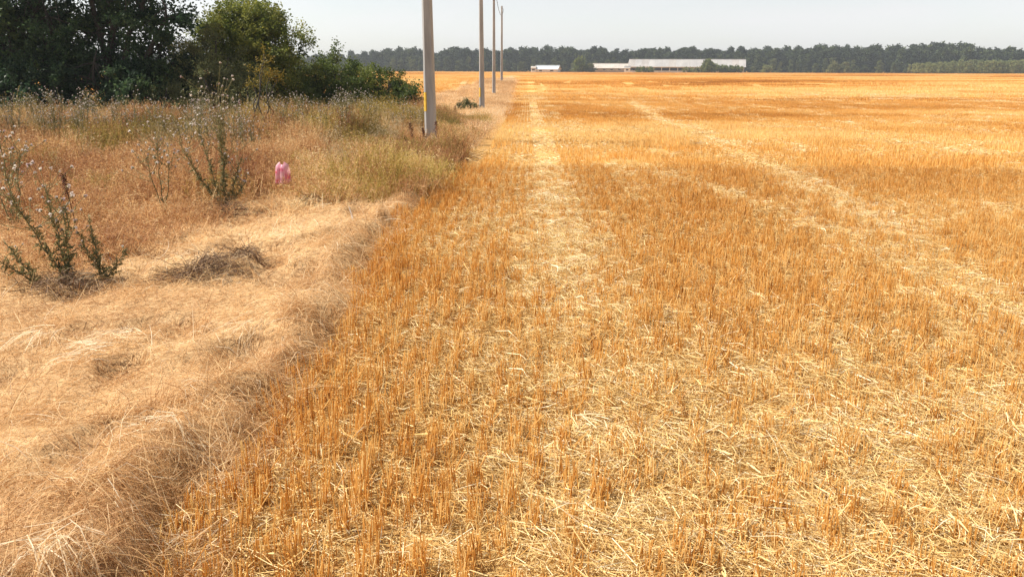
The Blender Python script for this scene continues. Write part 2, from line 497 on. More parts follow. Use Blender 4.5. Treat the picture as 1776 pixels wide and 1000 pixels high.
def mats_to_euler(Rm):
    ry = np.arcsin(np.clip(-Rm[:, 2, 0], -1, 1))
    return np.stack([np.arctan2(Rm[:, 2, 1], Rm[:, 2, 2]), ry, np.arctan2(Rm[:, 1, 0], Rm[:, 0, 0])], -1)

def tilt_euler(rz, sx, sy):
    """spin by rz, then lay onto a slope dz/dx = sx, dz/dy = sy"""
    n = len(rz)
    up = unit(np.stack([-sx, -sy, np.ones(n)], -1))
    ex = unit(np.stack([np.ones(n), np.zeros(n), sx], -1))
    ey = np.cross(up, ex)
    B = np.stack([ex, ey, up], -1)
    c, s = np.cos(rz), np.sin(rz)
    Z0 = np.zeros(n); O1 = np.ones(n)
    S = np.stack([np.stack([c, -s, Z0], -1), np.stack([s, c, Z0], -1), np.stack([Z0, Z0, O1], -1)], 1)
    return mats_to_euler(B @ S)

def scatter(name, P, rot, scl, idx, tint, meshes, label, cat):
    n = len(P)
    me = bpy.data.meshes.new(name)
    me.vertices.add(n)
    me.vertices.foreach_set('co', np.ascontiguousarray(P, dtype=np.float32).ravel())
    for an, ty_, arr in (('rot', 'FLOAT_VECTOR', rot), ('scl', 'FLOAT_VECTOR', scl), ('pick', 'INT', idx), ('tint', 'FLOAT', tint)):
        a = me.attributes.new(an, ty_, 'POINT')
        if ty_ == 'FLOAT_VECTOR': a.data.foreach_set('vector', np.ascontiguousarray(arr, dtype=np.float32).ravel())
        elif ty_ == 'INT': a.data.foreach_set('value', np.ascontiguousarray(arr, dtype=np.int32))
        else: a.data.foreach_set('value', np.ascontiguousarray(arr, dtype=np.float32))
    me.update()
    o = link(bpy.data.objects.new(name, me))
    for m in meshes[0].materials: me.materials.append(m)
    ng = bpy.data.node_groups.new(name + '_growth', 'GeometryNodeTree')
    ng.interface.new_socket('Geometry', in_out='INPUT', socket_type='NodeSocketGeometry')
    ng.interface.new_socket('Geometry', in_out='OUTPUT', socket_type='NodeSocketGeometry')
    N, L = ng.nodes, ng.links
    gi, go = N.new('NodeGroupInput'), N.new('NodeGroupOutput')
    ins = N.new('GeometryNodeInstanceOnPoints')
    g2i = N.new('GeometryNodeGeometryToInstance')
    for i, m in enumerate(meshes):
        oi = N.new('GeometryNodeObjectInfo')
        oi.inputs['Object'].default_value = source(name + '_tuft', m)
        oi.inputs['As Instance'].default_value = False
        L.new(oi.outputs['Geometry'], g2i.inputs[0])
    def named(an, dt):
        a = N.new('GeometryNodeInputNamedAttribute'); a.data_type = dt
        a.inputs['Name'].default_value = an
        return a.outputs[0]
    L.new(gi.outputs[0], ins.inputs['Points'])
    L.new(g2i.outputs[0], ins.inputs['Instance'])
    ins.inputs['Pick Instance'].default_value = True
    L.new(named('pick', 'INT'), ins.inputs['Instance Index'])
    L.new(named('rot', 'FLOAT_VECTOR'), ins.inputs['Rotation'])
    L.new(named('scl', 'FLOAT_VECTOR'), ins.inputs['Scale'])
    L.new(ins.outputs[0], go.inputs[0])
    md = o.modifiers.new('growth', 'NODES'); md.node_group = ng
    return tag(o, label, cat, kind='stuff')

def half_w(y):            # how far to the side the growth is built
    return 0.70 * y + 2.2

# --- stubble, nearest: one drilled row, 0.25 m long
def row_mesh(seed, n=36):
    g = np.random.default_rng(seed)
    y = g.uniform(-.135, .135, n); x = g.normal(0, .021, n)
    # stems stand in little plants
    pc = g.uniform(-.12, .12, 7); y = np.where(g.random(n) < .75, pc[g.integers(0, 7, n)] + g.normal(0, .010, n), y)
    h = g.uniform(.085, .165, n) * np.where(g.random(n) < .12, .55, 1)
    lean = g.normal(0, .10, (n, 2)); big = g.random(n) < .1
    lean[big] *= 4
    t = np.array([0, .5, 1.0])
    C = np.stack([x[:, None] + lean[:, :1] * h[:, None] * t, y[:, None] + lean[:, 1:] * h[:, None] * t, -.02 + (h[:, None] + .02) * t], -1)
    mb = MB()
    rad = g.uniform(.0016, .0026, n)[:, None] * np.array([1.0, .95, .9])
    mb.tubes(C, rad, 4, np.clip(g.normal(.5, .22, n), 0, 1))
    # torn leaf sheaths hanging off the stems
    k = 12
    i = g.integers(0, n, k); a = g.uniform(0, 6.28, k); ll = g.uniform(.05, .12, k)
    b = C[i, 1] * 1.0
    d = np.stack([np.cos(a), np.sin(a), 0 * a], -1)
    tt = np.array([0, .5, 1.0])
    CC = b[:, None] + d[:, None] * (ll[:, None] * tt * .7)[..., None] + np.array([0, 0, 1.0]) * (ll[:, None] * (.5 * tt - 1.0 * tt * tt))[..., None]
    V, F, T = ribbons(CC, np.stack([-d[:, 1], d[:, 0], 0 * a], -1) * .0022, [1, 1, .3], np.clip(g.normal(.6, .2, k), 0, 1))
    mb.add(V, F, T)
    return mb.mesh('stubble_row', [M['stubble']])
rows = [row_mesh(100 + s) for s in range(8)]
def row_points(y0, y1, dx, dy, left, right):
    xs = np.arange(left, right, dx); ys = np.arange(y0, y1, dy)
    XX, YY = np.meshgrid(xs, ys)
    return XX.ravel(), YY.ravel()
x, y = row_points(0.9, 15.0, 0.128, 0.25, -3, 14)
x = x + (vnoise(y * .4, x * 0, 7) - .5) * .03 + rng.normal(0, .016, len(x)); y = y + rng.uniform(-.06, .06, len(y))
ch = chaff(x, y); hid = fbm(x * 1.4, y * 0.8, 17, 2)
keep = (np.abs(x) < half_w(y)) & (x > edge_x(y) - 0.16) & (rng.random(len(x)) > 0.34 * ch + 0.10 * (hid < .38))
keep &= np.abs(y - 14.75 - 0.2 * vnoise(x, x * 0, 3)) > 0.16
x, y, ch = x[keep], y[keep], ch[keep]
n = len(x)
hs = rng.uniform(.82, 1.15, n) * (1.0 - 0.35 * ch) * (0.85 + 0.3 * fbm(x * .9, y * .6, 19, 2))
scatter('wheat_stubble', np.stack([x, y, base_z(x, y)], -1), np.stack([rng.normal(0, .05, n), rng.normal(0, .05, n), rng.integers(0, 2, n) * math.pi + rng.normal(0, .06, n)], -1),
        np.stack([np.ones(n), np.ones(n), hs], -1), rng.integers(0, 8, n), patch_tint(x, y) * .7 + rng.normal(0, .07, n), rows,
        'short cut orange straw stubble standing in rows beside the verge', 'stubble')

# --- stubble, further off: chunks of four rows
def chunk_mesh(seed, nrow, w, ln, n, hw, hmin, hmax, name):
    g = np.random.default_rng(seed)
    r = g.integers(0, nrow, n)
    x = (r + .5) / nrow * w - w / 2 + g.normal(0, .018, n)
    y = g.uniform(-ln / 2, ln / 2, n)
    h = g.uniform(hmin, hmax, n)
    a = g.uniform(0, math.pi, n)
    lean = g.normal(0, .12, (n, 2))
    t = np.array([0, 1.0])
    C = np.stack([x[:, None] + lean[:, :1] * h[:, None] * t, y[:, None] + lean[:, 1:] * h[:, None] * t, h[:, None] * t - .01], -1)
    V, F, T = ribbons(C, np.stack([np.cos(a), np.sin(a), 0 * a], -1) * hw, [1, .9], np.clip(g.normal(.5, .2, n), 0, 1))
    mb = MB(); mb.add(V, F, T)
    return mb.mesh(name, [M['stubble']])
chunks = [chunk_mesh(200 + s, 4, .512, 1.0, 330, .0034, .10, .185, 'stubble_block') for s in range(6)]
x, y = row_points(15.2, 62, 0.512, 1.0, -60, 60)
y = y + rng.uniform(-.2, .2, len(y))
ch = chaff(x, y)
keep = (np.abs(x) < half_w(y)) & ((x > edge_x(y) + .3) | (verge_mask(x, y) < .05) & (y > 40)) & (rng.random(len(x)) > .9 * ch)
keep &= np.abs(y - 27.2) > 0.3 * (np.abs(x - 0.2) < 1.5)
x, y, ch = x[keep], y[keep], ch[keep]; n = len(x)
scatter('wheat_stubble', np.stack([x, y, base_z(x, y)], -1), np.stack([np.zeros(n), np.zeros(n), rng.integers(0, 2, n) * math.pi], -1),
        np.stack([np.ones(n), np.ones(n), rng.uniform(.85, 1.15, n) * (1 - .35 * ch)], -1), rng.integers(0, 6, n),
        patch_tint(x, y) + rng.normal(0, .05, n) + 0.12, chunks, 'straw stubble stretching past the concrete poles', 'stubble')
far_chunks = [chunk_mesh(300 + s, 24, 3.2, 3.2, 900, .012, .09, .15, 'stubble_block') for s in range(4)]
x, y = row_points(62, 330, 3.2, 3.2, -240, 240)
x = x + rng.uniform(-.8, .8, len(x)); y = y + rng.uniform(-.8, .8, len(y))
ch = chaff(x, y)
keep = (np.abs(x) < half_w(y)) & (verge_mask(x, y) < .05) & (rng.random(len(x)) > .5 * ch + .25 * sstep(120, 330, y))
x, y = x[keep], y[keep]; n = len(x)
scatter('wheat_stubble', np.stack([x, y, base_z(x, y)], -1), np.stack([np.zeros(n), np.zeros(n), rng.uniform(-.2, .2, n)], -1),
        np.ones((n, 3)), rng.integers(0, 4, n), patch_tint(x, y) * 1.2 + .08, far_chunks, 'distant straw stubble running towards the farm buildings', 'stubble')

# --- loose straw
def litter_mesh(seed, n, half, lmin, lmax, rad, zmax):
    g = np.random.default_rng(seed)
    p = g.uniform(-half, half, (n, 2)); a = g.uniform(0, 6.28, n); L = g.uniform(lmin, lmax, n) * g.uniform(.5, 1, n)
    z = g.uniform(.004, zmax, n) ** 1.0; sl = g.normal(0, .16, n)
    d = np.stack([np.cos(a), np.sin(a), sl], -1)
    c = np.concatenate([p, z[:, None]], 1)
    bend = g.normal(0, .16, (n, 1)) * np.stack([-np.sin(a), np.cos(a), np.abs(g.normal(0, .5, n))], -1) * L[:, None]
    C = np.stack([c - d * L[:, None] / 2, c + bend, c + d * L[:, None] / 2], 1)
    C[:, :, 2] = np.maximum(C[:, :, 2], .003)
    mb = MB()
    k = int(n * .86)
    mb.tubes(C[:k], g.uniform(.7, 1.2, (k, 1)) * rad, 3, np.clip(g.normal(.55, .22, k), 0, 1))
    m = n - k
    V, F, T = ribbons(C[k:], np.stack([-np.sin(a[k:]), np.cos(a[k:]), g.normal(0, .7, m)], -1) * rad * 1.35, [.7, 1, .4], np.clip(g.normal(.72, .25, m), 0, 1))
    mb.add(V, F, T)
    return mb.mesh('straw_scatter', [M['litter']])
lit = [litter_mesh(400 + s, 330, .32, .03, .24, .0013, .045) for s in range(6)]
x, y = row_points(0.9, 15, .25, .25, -3, 14)
rep = 1
x = np.repeat(x, rep) + rng.uniform(-.1, .1, len(x) * rep); y = np.repeat(y, rep) + rng.uniform(-.1, .1, len(y) * rep)
ch = chaff(x, y)
keep = (np.abs(x) < half_w(y)) & (x > edge_x(y) + .05) & (rng.random(len(x)) < .78 + .4 * ch)
x, y, ch = x[keep], y[keep], ch[keep]; n = len(x)
scatter('loose_straw', np.stack([x, y, base_z(x, y) + .02 * ch * rng.random(n)], -1), np.stack([rng.normal(0, .08, n), rng.normal(0, .08, n), rng.uniform(0, 6.28, n)], -1),
        np.stack([np.ones(n), np.ones(n), rng.uniform(.6, 1.5, n)], -1), rng.integers(0, 6, n), rng.normal(-.02, .08, n) + .34 * (ch - .5), lit,
        'pale loose straw and chaff lying between the stubble rows', 'straw')
lit2 = [litter_mesh(500 + s, 420, .7, .06, .24, .0036, .10) for s in range(4)]
x, y = row_points(15, 75, 1, 1, -60, 60)
rep = 2
x = np.repeat(x, rep) + rng.uniform(-.5, .5, len(x) * rep); y = np.repeat(y, rep) + rng.uniform(-.5, .5, len(y) * rep)
ch = chaff(x, y)
keep = (np.abs(x) < half_w(y)) & ((x > edge_x(y) + .2) | (verge_mask(x, y) < .05) & (y > 40)) & (rng.random(len(x)) < .06 + .9 * ch)
x, y, ch = x[keep], y[keep], ch[keep]; n = len(x)
scatter('loose_straw', np.stack([x, y, base_z(x, y)], -1), np.stack([np.zeros(n), np.zeros(n), rng.uniform(0, 6.28, n)], -1),
        np.stack([np.ones(n), np.ones(n), rng.uniform(.7, 1.3, n)], -1), rng.integers(0, 4, n), rng.normal(0, .06, n) + .15 * (ch - .4), lit2,
        'pale swaths of loose straw left along the far rows', 'straw')

# ------------------------------------------------------------------ the verge
def blade_lines(g, n, base, az, L, el0, droop, K=4, curl=0.25):
    """arching blades: start at base, head az with elevation el0, drooping along the length"""
    t = np.linspace(0, 1, K)
    el = el0[:, None] - droop[:, None] * t
    a = az[:, None] + g.normal(0, curl, (n, 1)) * t
    st = (L / (K - 1))[:, None]
    dx = np.cos(el) * np.cos(a) * st; dy = np.cos(el) * np.sin(a) * st; dz = np.sin(el) * st
    C = np.stack([dx, dy, dz], -1)
    C[:, 0] = 0
    return base[:, None] + np.cumsum(C, 1)

def slope(x, y):
    e = .06
    return (ground_z(x + e, y) - ground_z(x - e, y)) / (2 * e), (ground_z(x, y + e) - ground_z(x, y - e)) / (2 * e)

def tall(x, y):
    """0 on the flattened grass, 1 where the grass still stands"""
    s = np.interp(x, [-9, -5.2, -4.2, -3.6, -2.6, -1.9, -1.2], [3.0, 4.2, 6.4, 8.2, 9.6, 10.2, 10.6])
    s = s + (fbm(x * .9, y * .9, 111, 2) - .5) * 1.6
    return sstep(-.4, 1.4, y - s)
def pale_strip(x, y):
    """worn strip between the poles and the stubble, with only short grass"""
    return sstep(16, 19, y) * sstep(-2.3, -1.9, x + .15 * np.sin(y * .7))

def mat_points(n, ymin, ymax):
    u = rng.random(n)
    y = ymin * (ymax / ymin) ** u
    x = edge_x(y) - 0.0 - rng.random(n) * (0.70 * y + 2.4 + edge_x(y)).clip(.6, 9)
    return x, y
def conform(C, K):
    """drape blade lines over the heap"""
    z0 = ground_z(C[:, :, 0], C[:, :, 1])
    C[:, :, 2] += z0
    return C
def mat_blades(n, ymin, ymax, lmin, lmax, hw, K=4):
    x, y = mat_points(n, ymin, ymax)
    keep = (rng.random(n) > .85 * tall(x, y)) & (rng.random(n) < .12 + sstep(.12, .34, edge_x(y) - x))
    x, y = x[keep], y[keep]; n = len(x)
    e = edge_x(y) - x
    fr = 1 - sstep(.05, .40, e)                       # fringe at the edge of the mat
    flow = 6.28 * (fbm(x * .8, y * .7, 121, 2) * 1.5)
    az = np.where(rng.random(n) < .55 * fr, rng.normal(-.3, .8, n), np.where(rng.random(n) < .35, rng.uniform(0, 6.28, n), flow + rng.normal(0, 1.2, n)))
    L = rng.uniform(lmin, lmax, n) * rng.uniform(.6, 1, n) * np.interp(y, [1, 3, 5, 10], [.62, .75, .95, 1.25])
    h0 = np.abs(rng.normal(0, .022, n)) + .05 * fr * rng.random(n)
    base = np.stack([x, y, h0], -1)
    el = np.where(rng.random(n) < .2, rng.uniform(.3, 1.3, n), rng.normal(.15, .35, n))
    C = blade_lines(rng, n, base, az, L, el, rng.uniform(0, 1.5, n), K, .7)
    C[:, :, 2] = np.maximum(C[:, :, 2], .004)
    over = (e < .75) & (e > .2) & (rng.random(n) < .5 * (1 - sstep(.3, .75, e)))      # these hang out over the edge
    D = blade_lines(rng, n, base + np.array([0, 0, .02]), rng.normal(-.35, .75, n), L * 1.5, rng.uniform(-.1, .6, n), rng.uniform(.4, 1.7, n), K, .5)
    D[:, :, 2] += ground_z(x, y)[:, None]
    D[:, :, 2] = np.maximum(D[:, :, 2], ground_z(D[:, :, 0], D[:, :, 1]) + .006)
    C = np.where(over[:, None, None], D, conform(C, K))
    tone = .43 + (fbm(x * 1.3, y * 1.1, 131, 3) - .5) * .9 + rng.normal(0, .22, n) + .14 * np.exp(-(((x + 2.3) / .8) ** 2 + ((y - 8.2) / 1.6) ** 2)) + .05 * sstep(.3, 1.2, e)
    tone = tone - .5 * hollow_shade(x, y) * sstep(.2, .6, e)  # blades darker in the hollows: their shade is put into the tone
    w = unit(rng.normal(size=(n, 3)) * np.array([1, 1, .5])) * (rng.uniform(.6, 1.4, n) * hw * np.interp(y, [1, 4, 10], [.8, 1, 1.9]))[:, None]
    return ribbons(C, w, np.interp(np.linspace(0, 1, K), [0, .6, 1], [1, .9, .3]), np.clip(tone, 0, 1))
def hollow_shade(x, y):
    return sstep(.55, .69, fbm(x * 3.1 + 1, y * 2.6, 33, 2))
mb = MB()
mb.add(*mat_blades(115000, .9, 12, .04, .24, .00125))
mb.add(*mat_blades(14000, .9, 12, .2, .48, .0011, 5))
# rough clumps that stick up out of the mat, most of them along its ragged edge
for k in range(330):
    xw, yw = mat_points(1, 1.3, 10.5)
    if k % 2: xw = edge_x(yw) - rng.uniform(.05, .55)
    if tall(xw, yw)[0] > .5: continue
    m = int(rng.integers(35, 110)); r_ = rng.uniform(.03, .10)
    xb_ = xw + rng.normal(0, r_, m); yb_ = yw + rng.normal(0, r_, m)
    a0 = rng.uniform(0, 6.28)
    C = blade_lines(rng, m, np.stack([xb_, yb_, rng.uniform(0, .05, m)], -1), a0 + rng.normal(0, rng.uniform(.5, 2.2), m), rng.uniform(.07, .30, m), rng.uniform(.2, 1.35, m), rng.uniform(.4, 2.4, m), 4, .9)
    C[:, :, 2] = np.maximum(C[:, :, 2], .006)
    mb.add(*ribbons(conform(C, 4), unit(rng.normal(size=(m, 3))) * rng.uniform(.0008, .0020, (m, 1)), [1, 1, .8, .25], np.clip(rng.normal(rng.uniform(.2, .65), .2, m), 0, 1)))
# bleached wisps lying in bundles
for k in range(46):
    xw, yw = mat_points(1, 1.6, 10); m = int(rng.integers(14, 40))
    if tall(xw, yw)[0] > .4: continue
    xb_ = xw + rng.normal(0, .05, m); yb_ = yw + rng.normal(0, .05, m)
    C = blade_lines(rng, m, np.stack([xb_, yb_, rng.uniform(.03, .09, m)], -1), rng.uniform(0, 6.28) + rng.normal(0, .35, m), rng.uniform(.12, .34, m), rng.uniform(.1, .5, m), rng.uniform(.3, 1.4, m), 4, .3)
    C[:, :, 2] = np.maximum(C[:, :, 2], .01)
    mb.add(*ribbons(conform(C, 4), unit(rng.normal(size=(m, 3))) * .0022, [1, 1, .8, .2], np.clip(rng.normal(.92, .08, m), 0, 1)))
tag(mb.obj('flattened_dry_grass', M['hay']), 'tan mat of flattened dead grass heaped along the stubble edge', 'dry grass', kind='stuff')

# standing dry grass with feathery heads
def stand_mesh(seed, n=110, h=.5, mat='grass', spread=.17, heads=True, lean=.28):
    g = np.random.default_rng(seed)
    base = np.concatenate([g.normal(0, spread, (n, 2)), np.full((n, 1), -.02)], 1)
    az = g.uniform(0, 6.28, n); L = h * g.uniform(.55, 1.1, n)
    C = blade_lines(g, n, base, az, L, 1.57 - np.abs(g.normal(0, lean, n)), g.uniform(0, .55, n), 5, .4)
    V, F, T = ribbons(C, unit(g.normal(size=(n, 3)) * np.array([1, 1, .1])) * g.uniform(.0014, .0030, (n, 1)), [1, 1, .9, .7, .4], np.clip(g.normal(.55, .24, n), 0, 1))
    mb = MB(); mb.add(V, F, T)
    if heads:                      # loose panicles: fine side branches near the top
        per = 7
        P = np.repeat(C[:, 3], per, 0) + (np.repeat(C[:, 4] - C[:, 3], per, 0)) * g.uniform(-.6, 1, (n * per, 1))
        D = unit(g.normal(size=(n * per, 3)) * np.array([1, 1, .6]) + np.array([0, 0, .5]))
        V, F, T = leaves(P, D, g.uniform(.02, .055, n * per), .0036, .1, np.repeat(np.clip(g.normal(.5, .25, n), 0, 1), per), g)
        mb.add(V, F, T)
    # dead leaves near the base
    k = 60
    b2 = np.concatenate([g.normal(0, spread * 1.2, (k, 2)), np.zeros((k, 1))], 1)
    C2 = blade_lines(g, k, b2, g.uniform(0, 6.28, k), g.uniform(.15, .35, k), g.uniform(.4, 1.3, k), g.uniform(.8, 2.0, k), 4, .4)
    V, F, T = ribbons(C2, unit(g.normal(size=(k, 3))) * .0022, [1, 1, .8, .3], np.clip(g.normal(.62, .2, k), 0, 1))
    mb.add(V, F, T)
    return mb.mesh('grass_tuft', [M[mat]])
stand = [stand_mesh(700 + s) for s in range(6)]
stand_g = [stand_mesh(720 + s, 110, .55, 'green_grass', .17, True, .3) for s in range(5)]
short = [stand_mesh(740 + s, 80, .24, 'hay', .2, True, .6) for s in range(4)]

def green_patch(x, y):
    g_ = np.exp(-(((x + 1.95) / .55) ** 2 + ((y - 11.8) / 1.3) ** 2)) + .4 * np.exp(-(((x + 2.2) / .8) ** 2 + ((y - 15.5) / 2.2) ** 2))
    g_ += 1.0 * np.exp(-(((x + 8.2) / .9) ** 2 + ((y - 15.5) / 1.6) ** 2)) + .8 * sstep(14, 19, y) * (fbm(x * .5, y * .5, 151, 2) > .5)
    return np.clip(g_, 0, 1)
n0 = 8500
x = rng.uniform(-26, -1.1, n0); y = 3.5 + 31 * rng.random(n0) ** .8
keep = (np.abs(x) < half_w(y)) & (x < edge_x(y) - .18) & (rng.random(n0) < tall(x, y)) & (rng.random(n0) > .93 * pale_strip(x, y))
x, y = x[keep], y[keep]
isg = rng.random(len(x)) < .72 * green_patch(x, y) + .04
hh = np.interp(y, [5, 9, 12, 17, 22, 34], [.48, .55, .85, 1.15, 1.35, 1.1]) * (0.30 + 1.4 * fbm(x * 1.1, y * 1.1, 161, 2))
hh = hh * np.interp(edge_x(y) - x, [0, .6, 1.2], [.65, .9, 1.0]) * np.interp(x, [-6, -4], [1.0, 1.0])
hh = hh * (1 - .62 * np.exp(-((x + 2.3) / .8) ** 2) * sstep(14.2, 16.5, y)) * (1 - .85 * np.exp(-(((x + 3.2) / .6) ** 2 + ((y - 10.0) / 1.5) ** 2))) * (1 + .75 * np.exp(-(((x + 1.8) / .45) ** 2 + ((y - 11.6) / .9) ** 2)))
for nm, sel, ms, lab in (('standing_dry_grass', ~isg, stand, 'russet standing dry grass filling the verge before the trees'),
                         ('yellow_green_grass', isg, stand_g, 'yellow green tussocks of grass growing around the nearest concrete pole')):
    xx, yy, h_ = x[sel], y[sel], hh[sel]; n = len(xx)
    tint = (fbm(xx * .7, yy * .5, 171, 3) - .5) * 1.25 + rng.normal(0, .06, n) - (0.15 if nm[0] == 's' else .10)
    scatter(nm, np.stack([xx, yy, ground_z(xx, yy)], -1), np.stack([rng.normal(0, .08, n), rng.normal(.05, .08, n), rng.uniform(0, 6.28, n)], -1),
            np.stack([np.ones(n), np.ones(n), h_ / 1.0], -1) * rng.uniform(.9, 1.25, (n, 1)), rng.integers(0, len(ms), n), tint, ms, lab, 'grass')
# tall branching weeds gone to seed, thickest in front of the trees
def weed_mesh(seed):
    g = np.random.default_rng(seed); mb = MB(); n = 7
    base = np.concatenate([g.normal(0, .07, (n, 2)), np.full((n, 1), -.02)], 1)
    C = blade_lines(g, n, base, g.uniform(0, 6.28, n), g.uniform(.6, 1.05, n), 1.57 - np.abs(g.normal(0, .16, n)), g.uniform(-.05, .3, n), 6, .3)
    mb.tubes(C, np.linspace(.0034, .0018, 6)[None], 3, g.uniform(.2, .8, n))
    m = 16
    i = np.repeat(np.arange(n), m); u = g.uniform(.45, 1, n * m) * 5; k = np.minimum(u.astype(int), 4); f = (u - k)[:, None]
    P = C[i, k] * (1 - f) + C[i, k + 1] * f
    D = unit(g.normal(size=(n * m, 3)) * np.array([1, 1, .4]) + np.array([0, 0, .8]))
    E_ = P + D * g.uniform(.05, .17, (n * m, 1))
    mb.tubes(np.stack([P, (P + E_) / 2, E_], 1), [[.0016]], 3, .5)
    q = 6
    V, F, T = leaves(np.repeat(E_, q, 0) + g.normal(0, .008, (n * m * q, 3)), unit(g.normal(size=(n * m * q, 3)) + np.array([0, 0, .4])), .020, .006, .2, np.clip(g.normal(.75, .25, n * m * q), 0, 1), g); mb.add(V, F, T)
    nl = 120
    i = g.integers(0, n, nl); k = g.integers(0, 4, nl)
    V, F, T = leaves(C[i, k] + g.normal(0, .01, (nl, 3)), unit(g.normal(size=(nl, 3)) + np.array([0, 0, .3])), g.uniform(.04, .10, nl), .006, .4, np.clip(g.normal(.35, .2, nl), 0, 1), g); mb.add(V, F, T)
    return mb.mesh('tall_weed', [M['tall_weed']])
M['tall_weed'] = plant_mat('tall_dry_weed', [(0.0, (.13, .105, .035)), (0.4, (.30, .22, .08)), (0.7, (.48, .36, .17)), (1.0, (.72, .60, .42))], .25, .7, .4, .4)
wm = [weed_mesh(860 + k) for k in range(5)]
n0 = 2600
x = rng.uniform(-20, -2.6, n0); y = rng.uniform(9.5, 25, n0)
keep = (np.abs(x) < half_w(y)) & (x < edge_x(y) - 1.2) & (rng.random(n0) < (.12 + .88 * sstep(14, 20, y)) * sstep(.30, .55, fbm(x * .6, y * .6, 201, 2))) & (np.hypot(x + 2.4, (y - 19) * .5) > .9)
keep &= np.hypot(x + 3.35, y - 10.3) > 1.3
x, y = x[keep], y[keep]; n = len(x)
scatter('tall_dry_weeds', np.stack([x, y, ground_z(x, y)], -1), np.stack([rng.normal(0, .08, n), rng.normal(0, .08, n), rng.uniform(0, 6.28, n)], -1),
        np.ones((n, 3)) * (rng.uniform(.6, 1.1, n) * np.interp(y, [9, 18, 25], [.62, .78, .85]))[:, None], rng.integers(0, 5, n), rng.normal(0, .15, n), wm,
        'tall branching olive and tan weeds gone to seed before the trees', 'weeds')
# short pale grass: the worn strip and the verge beyond the second pole
n0 = 5000
x = rng.uniform(-9, -1.0, n0); y = 15 + 90 * rng.random(n0) ** 1.3
keep = (x < edge_x(y) - .05) & (verge_mask(x, y) > .3) & ((rng.random(n0) < pale_strip(x, y)) | (y > 33))
trk = np.abs(np.abs(x - np.interp(y, tp[:, 1], tp[:, 0])) - .62) < .36
keep &= ~(trk & (y > 36))
x, y = x[keep], y[keep]; n = len(x)
scatter('short_pale_grass', np.stack([x, y, ground_z(x, y)], -1), np.stack([rng.normal(0, .1, n), rng.normal(0, .1, n), rng.uniform(0, 6.28, n)], -1),
        np.ones((n, 3)) * (rng.uniform(.6, 1.2, (n, 1)) * np.interp(y, [15, 30, 50, 90], [.75, .9, 1.5, 1.5])[:, None]), rng.integers(0, 4, n),
        (fbm(x * .6, y * .3, 181, 3) - .5) * .7 + .12 - .2 * sstep(32, 45, y), short, 'short pale dead grass on the worn strip by the poles', 'grass')

# ------------------------------------------------------------------ concrete poles and their cables
def pole(px, d, x, h, lean, label):
    z = float(ground_z(np.array([x]), np.array([d]))[0])
    root = empty('utility_pole', (x, d, z))
    tag(root, label, 'pole', 'concrete poles along the field edge')
    def ring(zz, t):
        a, b, c = .145 * (1 - t) + .085 * t, .125 * (1 - t) + .075 * t, .05 * (1 - t) + .03 * t
        P = [(-a + c, -b), (a - c, -b), (a, -b + c), (a, b - c), (a - c, b), (-a + c, b), (-a, b - c), (-a, -b + c)]
        return [(p[0] + lean * zz, p[1], zz) for p in P]
    zs = [-.5] + list(np.linspace(0, h, 9))
    V = []
    for zz in zs: V += ring(zz, max(zz, 0) / h)
    F = [(8 * k + j, 8 * k + (j + 1) % 8, 8 * k + 8 + (j + 1) % 8, 8 * k + 8 + j) for k in range(len(zs) - 1) for j in range(8)]
    mb = MB(); mb.add(V, F)
    mb.add(ring(h, 1), [tuple(range(8))])
    mb.obj('shaft', M['concrete'], root)
    # bands, hook and insulator near the top
    for zz in (h - .28, h - .75):
        t = zz / h; mb = MB()
        r0 = np.array(ring(zz, t)); c0 = r0.mean(0)
        out = c0 + (r0 - c0) * np.array([1.06, 1.07, 1]); out2 = out + np.array([0, 0, .05])
        mb.add(np.concatenate([out, out2]), [(j, (j + 1) % 8, 8 + (j + 1) % 8, 8 + j) for j in range(8)])
        mb.obj('steel_band', M['steel'], root)
    t = (h - .25) / h
    bx = lean * h
    mb = MB(); mb.tubes([[(bx + .09, -.0, h - .25), (bx + .17, 0, h - .26), (bx + .20, 0, h - .32), (bx + .19, 0, h - .37)]], [[.011, .011, .010, .008]], 6)
    mb.obj('cable_hook', M['steel'], root, True)
    mb = MB(); mb.tubes([[(bx + .19, -.07, h - .385), (bx + .19, 0, h - .38), (bx + .19, .07, h - .385)]], [[.02, .026, .02]], 8)
    mb.obj('cable_clamp', M['rubber'], root, True)
    return root, Vector((x + bx + .19, d, z + h - .39))
POLES = [(748, 20.5, -2.41, 8.2, -.006, 'concrete pole with yellow painted mark standing in yellow green tussocks'),
         (837, 45.0, -2.45, 8.3, -.004, 'concrete pole beside the dark green weed clump and the track ruts'),
         (857, 69.0, -2.76, 8.35, .002, 'concrete pole that follows the one beside the dark weed clump'),
         (870, 94.0, -2.88, 8.25, .003, 'farthest concrete pole in the line, on the rise by the stubble')]
proot, ptop = [], []
for p in POLES:
    r_, t_ = pole(*p); proot.append(r_); ptop.append(t_)
def paint(root, h, z0, z1):
    """yellow paint on the chamfer that faces left and towards the viewer, and a little of the sides"""
    lean = 0
    mb = MB(); V = []
    zz_ = np.linspace(z0, z1, 5)
    for zz in zz_:
        t = zz / h
        a, b, c = .145 * (1 - t) + .085 * t + .003, .125 * (1 - t) + .075 * t + .003, .05 * (1 - t) + .03 * t
        ln = root['_lean'] * zz
        V += [(-a + ln, b - c, zz), (-a + ln, -b + c, zz), (-a + c + ln, -b, zz), (-a + c + .03 + ln, -b, zz)]
    F = [(4 * k + j, 4 * k + j + 1, 4 * k + 5 + j, 4 * k + 4 + j) for k in range(4) for j in range(3)]
    mb.add(V, F)
    mb.obj('painted_mark', M['yellow'], root)
proot[0]['_lean'] = POLES[0][4]; proot[1]['_lean'] = POLES[1][4]
paint(proot[0], 8.2, .78, 1.24)
